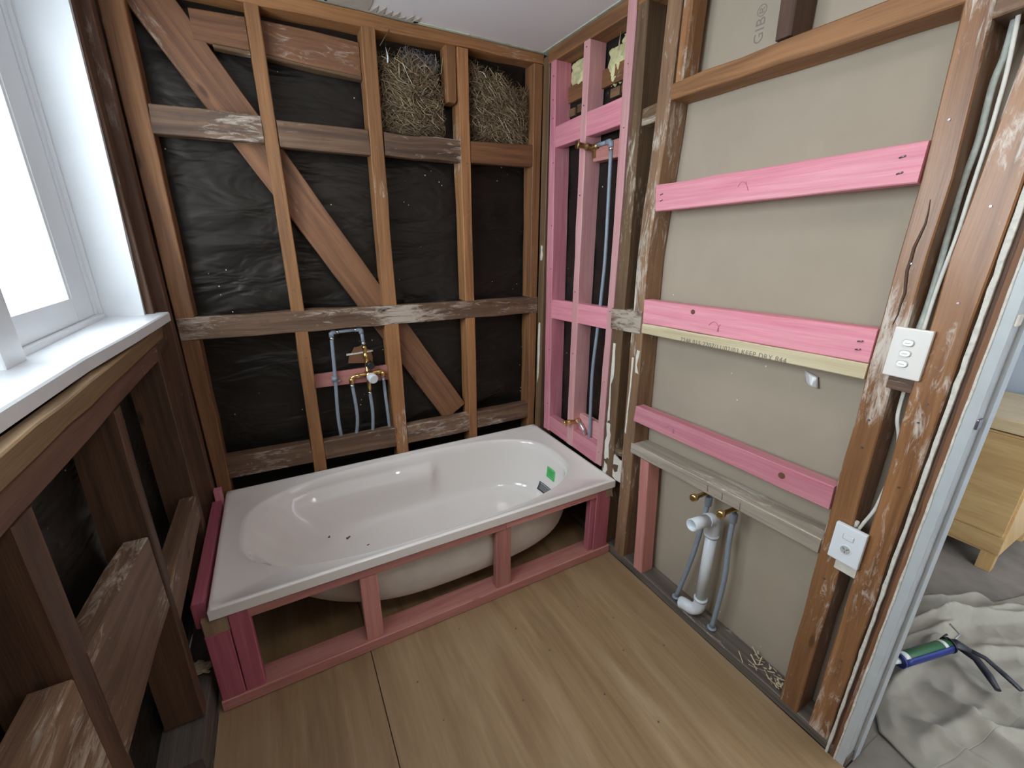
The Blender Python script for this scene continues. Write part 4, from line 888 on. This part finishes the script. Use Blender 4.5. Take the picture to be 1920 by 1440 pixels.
def cloth(u, v):
    e = cloth_edge(u); p = cc+(e-cc)*v; x, y = p.x, p.y; z = .012+.010*noise.noise(Vector((x*6, y*6, 0)))+.020*(.35-abs(noise.noise(Vector((x*5+y*3, y*9-x*2, 5)))))+.009*(.4-abs(noise.noise(Vector((x*14, y*17, 3)))))
    for r in ((2.40, -1.70, 3.1, -1.93, .018, .050), (2.36, -1.75, 2.75, -1.84, .016, .040), (2.1, -1.82, 2.62, -1.81, .020, .032), (2.68, -1.68, 3.05, -1.85, .020, .045),
              (2.50, -1.72, 3.2, -2.02, .013, .035), (1.98, -1.95, 2.32, -2.02, .022, .03), (2.25, -1.90, 2.16, -2.3, .025, .035), (2.4, -1.95, 2.3, -2.4, .03, .03), (2.05, -1.9, 2.1, -2.15, .018, .026),
              (2.6, -1.9, 3.1, -2.2, .02, .028), (2.2, -2.02, 2.6, -2.3, .016, .03), (2.62, -1.78, 2.80, -1.81, .010, .03), (2.45, -1.80, 2.60, -1.86, .012, .026)): z += ridge(x, y, *r)
    z *= 1-.75*max(0, (v-.93)/.07)
    return V(x, y, max(z, .002)-.008)
dc = sheet('drop_cloth', cloth, 260, 80, CLOTH, thick=.002)
dc['label'] = 'crumpled beige canvas drop cloth on the carpet beyond the doorway'; dc['category'] = 'drop cloth'

# ---- caulking gun
gun = thing('caulking_gun', 'navy and black caulking gun holding a green cartridge, lying on the drop cloth', 'caulking gun', (2.35, -1.86, .04))
A0, A1 = V(2.205, -1.80, .078), V(2.430, -1.863, .092); gd = (A1-A0).normalized()
lathe('cartridge', A0, A1, [(0, .020), (.02, .023), (1, .023)], TUBEG, gun, 'green cartridge')
lathe('cartridge_band', A0+gd*.010, A0+gd*.032, [(0, .0238), (1, .0238)], TUBEW, gun); lathe('cartridge_band', A1-gd*.038, A1-gd*.022, [(0, .0238), (1, .0238)], TUBEW, gun)
lathe('nozzle', A0+gd*.002, A0-gd*.10, [(0, .012), (.1, .010), (1, .003)], TUBEW, gun)
def cradle(u, v):
    a = math.radians(175+232*v); c = A0.lerp(A1, u*.96+.02); s = gd.cross(V(0, 0, 1)).normalized(); return c+s*math.cos(a)*.0265+V(0, 0, 1)*math.sin(a)*.0265
sheet('cradle', cradle, 8, 12, GUNB, gun, 'navy half-round cradle', thick=.0015)
lathe('end_plate', A1, A1+gd*.006, [(0, .0285), (1, .0285)], GUNK, gun); lathe('front_ring', A0-gd*.002, A0+gd*.006, [(0, .0268), (1, .0268)], GUNB, gun)
bd = A1+gd*.008
tube('gun_body', [bd, bd+V(.02, -.012, .004), bd+V(.03, -.05, .0)], [.020, .022, .014], GUNK, gun, flat=.7)
tube('handle', [bd+V(.015, -.02, .002), bd+V(.025, -.07, -.012), bd+V(-.015, -.115, -.018), bd+V(-.055, -.150, -.022)], [.012, .015, .015, .010], GUNK, gun, curve=False, flat=.7)
tube('trigger', [bd+V(.025, -.02, .006), bd+V(.055, -.085, -.008), bd+V(.04, -.14, -.018), bd+V(.018, -.190, -.024)], [.010, .010, .012, .010], GUNK, gun, flat=.6)
tube('push_rod', [bd, bd+V(.10, .0, -.004), bd+V(.14, .04, -.010)], .0035, CRIMP, gun, seg=8)
tube('release_latch', [bd+V(0, .0, .016), bd+V(-.01, .022, .024), bd+V(.012, .018, .026)], .004, GUNK, gun, seg=8)
# ---- bath stickers and chips (last small details)
STICK = True
def find_k(a, z):
    for k in range(9, K-1):
        z0, z1 = bath_pt(a, k).z, bath_pt(a, k+1).z
        if z1 <= z <= z0: return k+(z0-z)/(z0-z1+1e-9)
    return 12
def yang(y, z):   # direction whose foot-end wall point has this y at height z
    lo, hi = -1.0, 1.0
    for _ in range(40):
        mid = (lo+hi)/2; kf = find_k(mid, z); p = bath_pt(mid, int(kf))
        if p.y < y: lo = mid
        else: hi = mid
    return mid
def stick(y0, y1, z0, z1, name, material, off, label=None):
    def fn(u, v):
        y = y0+(y1-y0)*u; z = z0+(z1-z0)*v; a = yang(y, z); kf = find_k(a, z); k = int(kf); p = bath_pt(a, k).lerp(bath_pt(a, k+1), kf-k)
        return p+(V(CX, CY, .45)-p).normalized()*off
    return sheet(name, fn, 6, 6, material, tub, label, thick=.0004)
gs = stick(-.338, -.414, .322, .258, 'green_sticker', GREEN, .0022, 'bright green sticker')
for z in (.309, .300, .290, .279): stick(-.352, -.402, z, z-.004, 'print_line', GREEND, .0030)
stick(-.292, -.425, .205, .158, 'charcoal_label', DARKL, .0022, 'charcoal information label'); stick(-.302, -.415, .200, .197, 'print_line', LTL, .0030)
for i in range(4): stick(-.304, -.41, .191-.007*i, .189-.007*i, 'print_line', SHADOWG, .0030)
SHADE_END = True
from mathutils.bvhtree import BVHTree
dg = bpy.context.evaluated_depsgraph_get()
shell = [o for o in tub.children if o.name.startswith('shell')][0]; bvh = BVHTree.FromPolygons([shell.location+tub.location+v.co for v in shell.data.vertices], [p.vertices[:] for p in shell.data.polygons])
for (x, y, s, r, lab) in ((.425, -.184, .010, 1.2, 'brown wood chip lying in the bath, leftmost of the three'), (.509, -.194, .013, .5, 'brown wood chip lying in the bath, largest of the three'), (.588, -.286, .007, .2, 'small brown wood chip lying in the bath, nearest the front rim')):
    hit = bvh.ray_cast(V(x, y, .6), V(0, 0, -1)); o = chip(x, y, hit[0].z, s, r); o['label'] = lab; o['category'] = 'wood chip'; o['group'] = 'chips of wood in the bath'
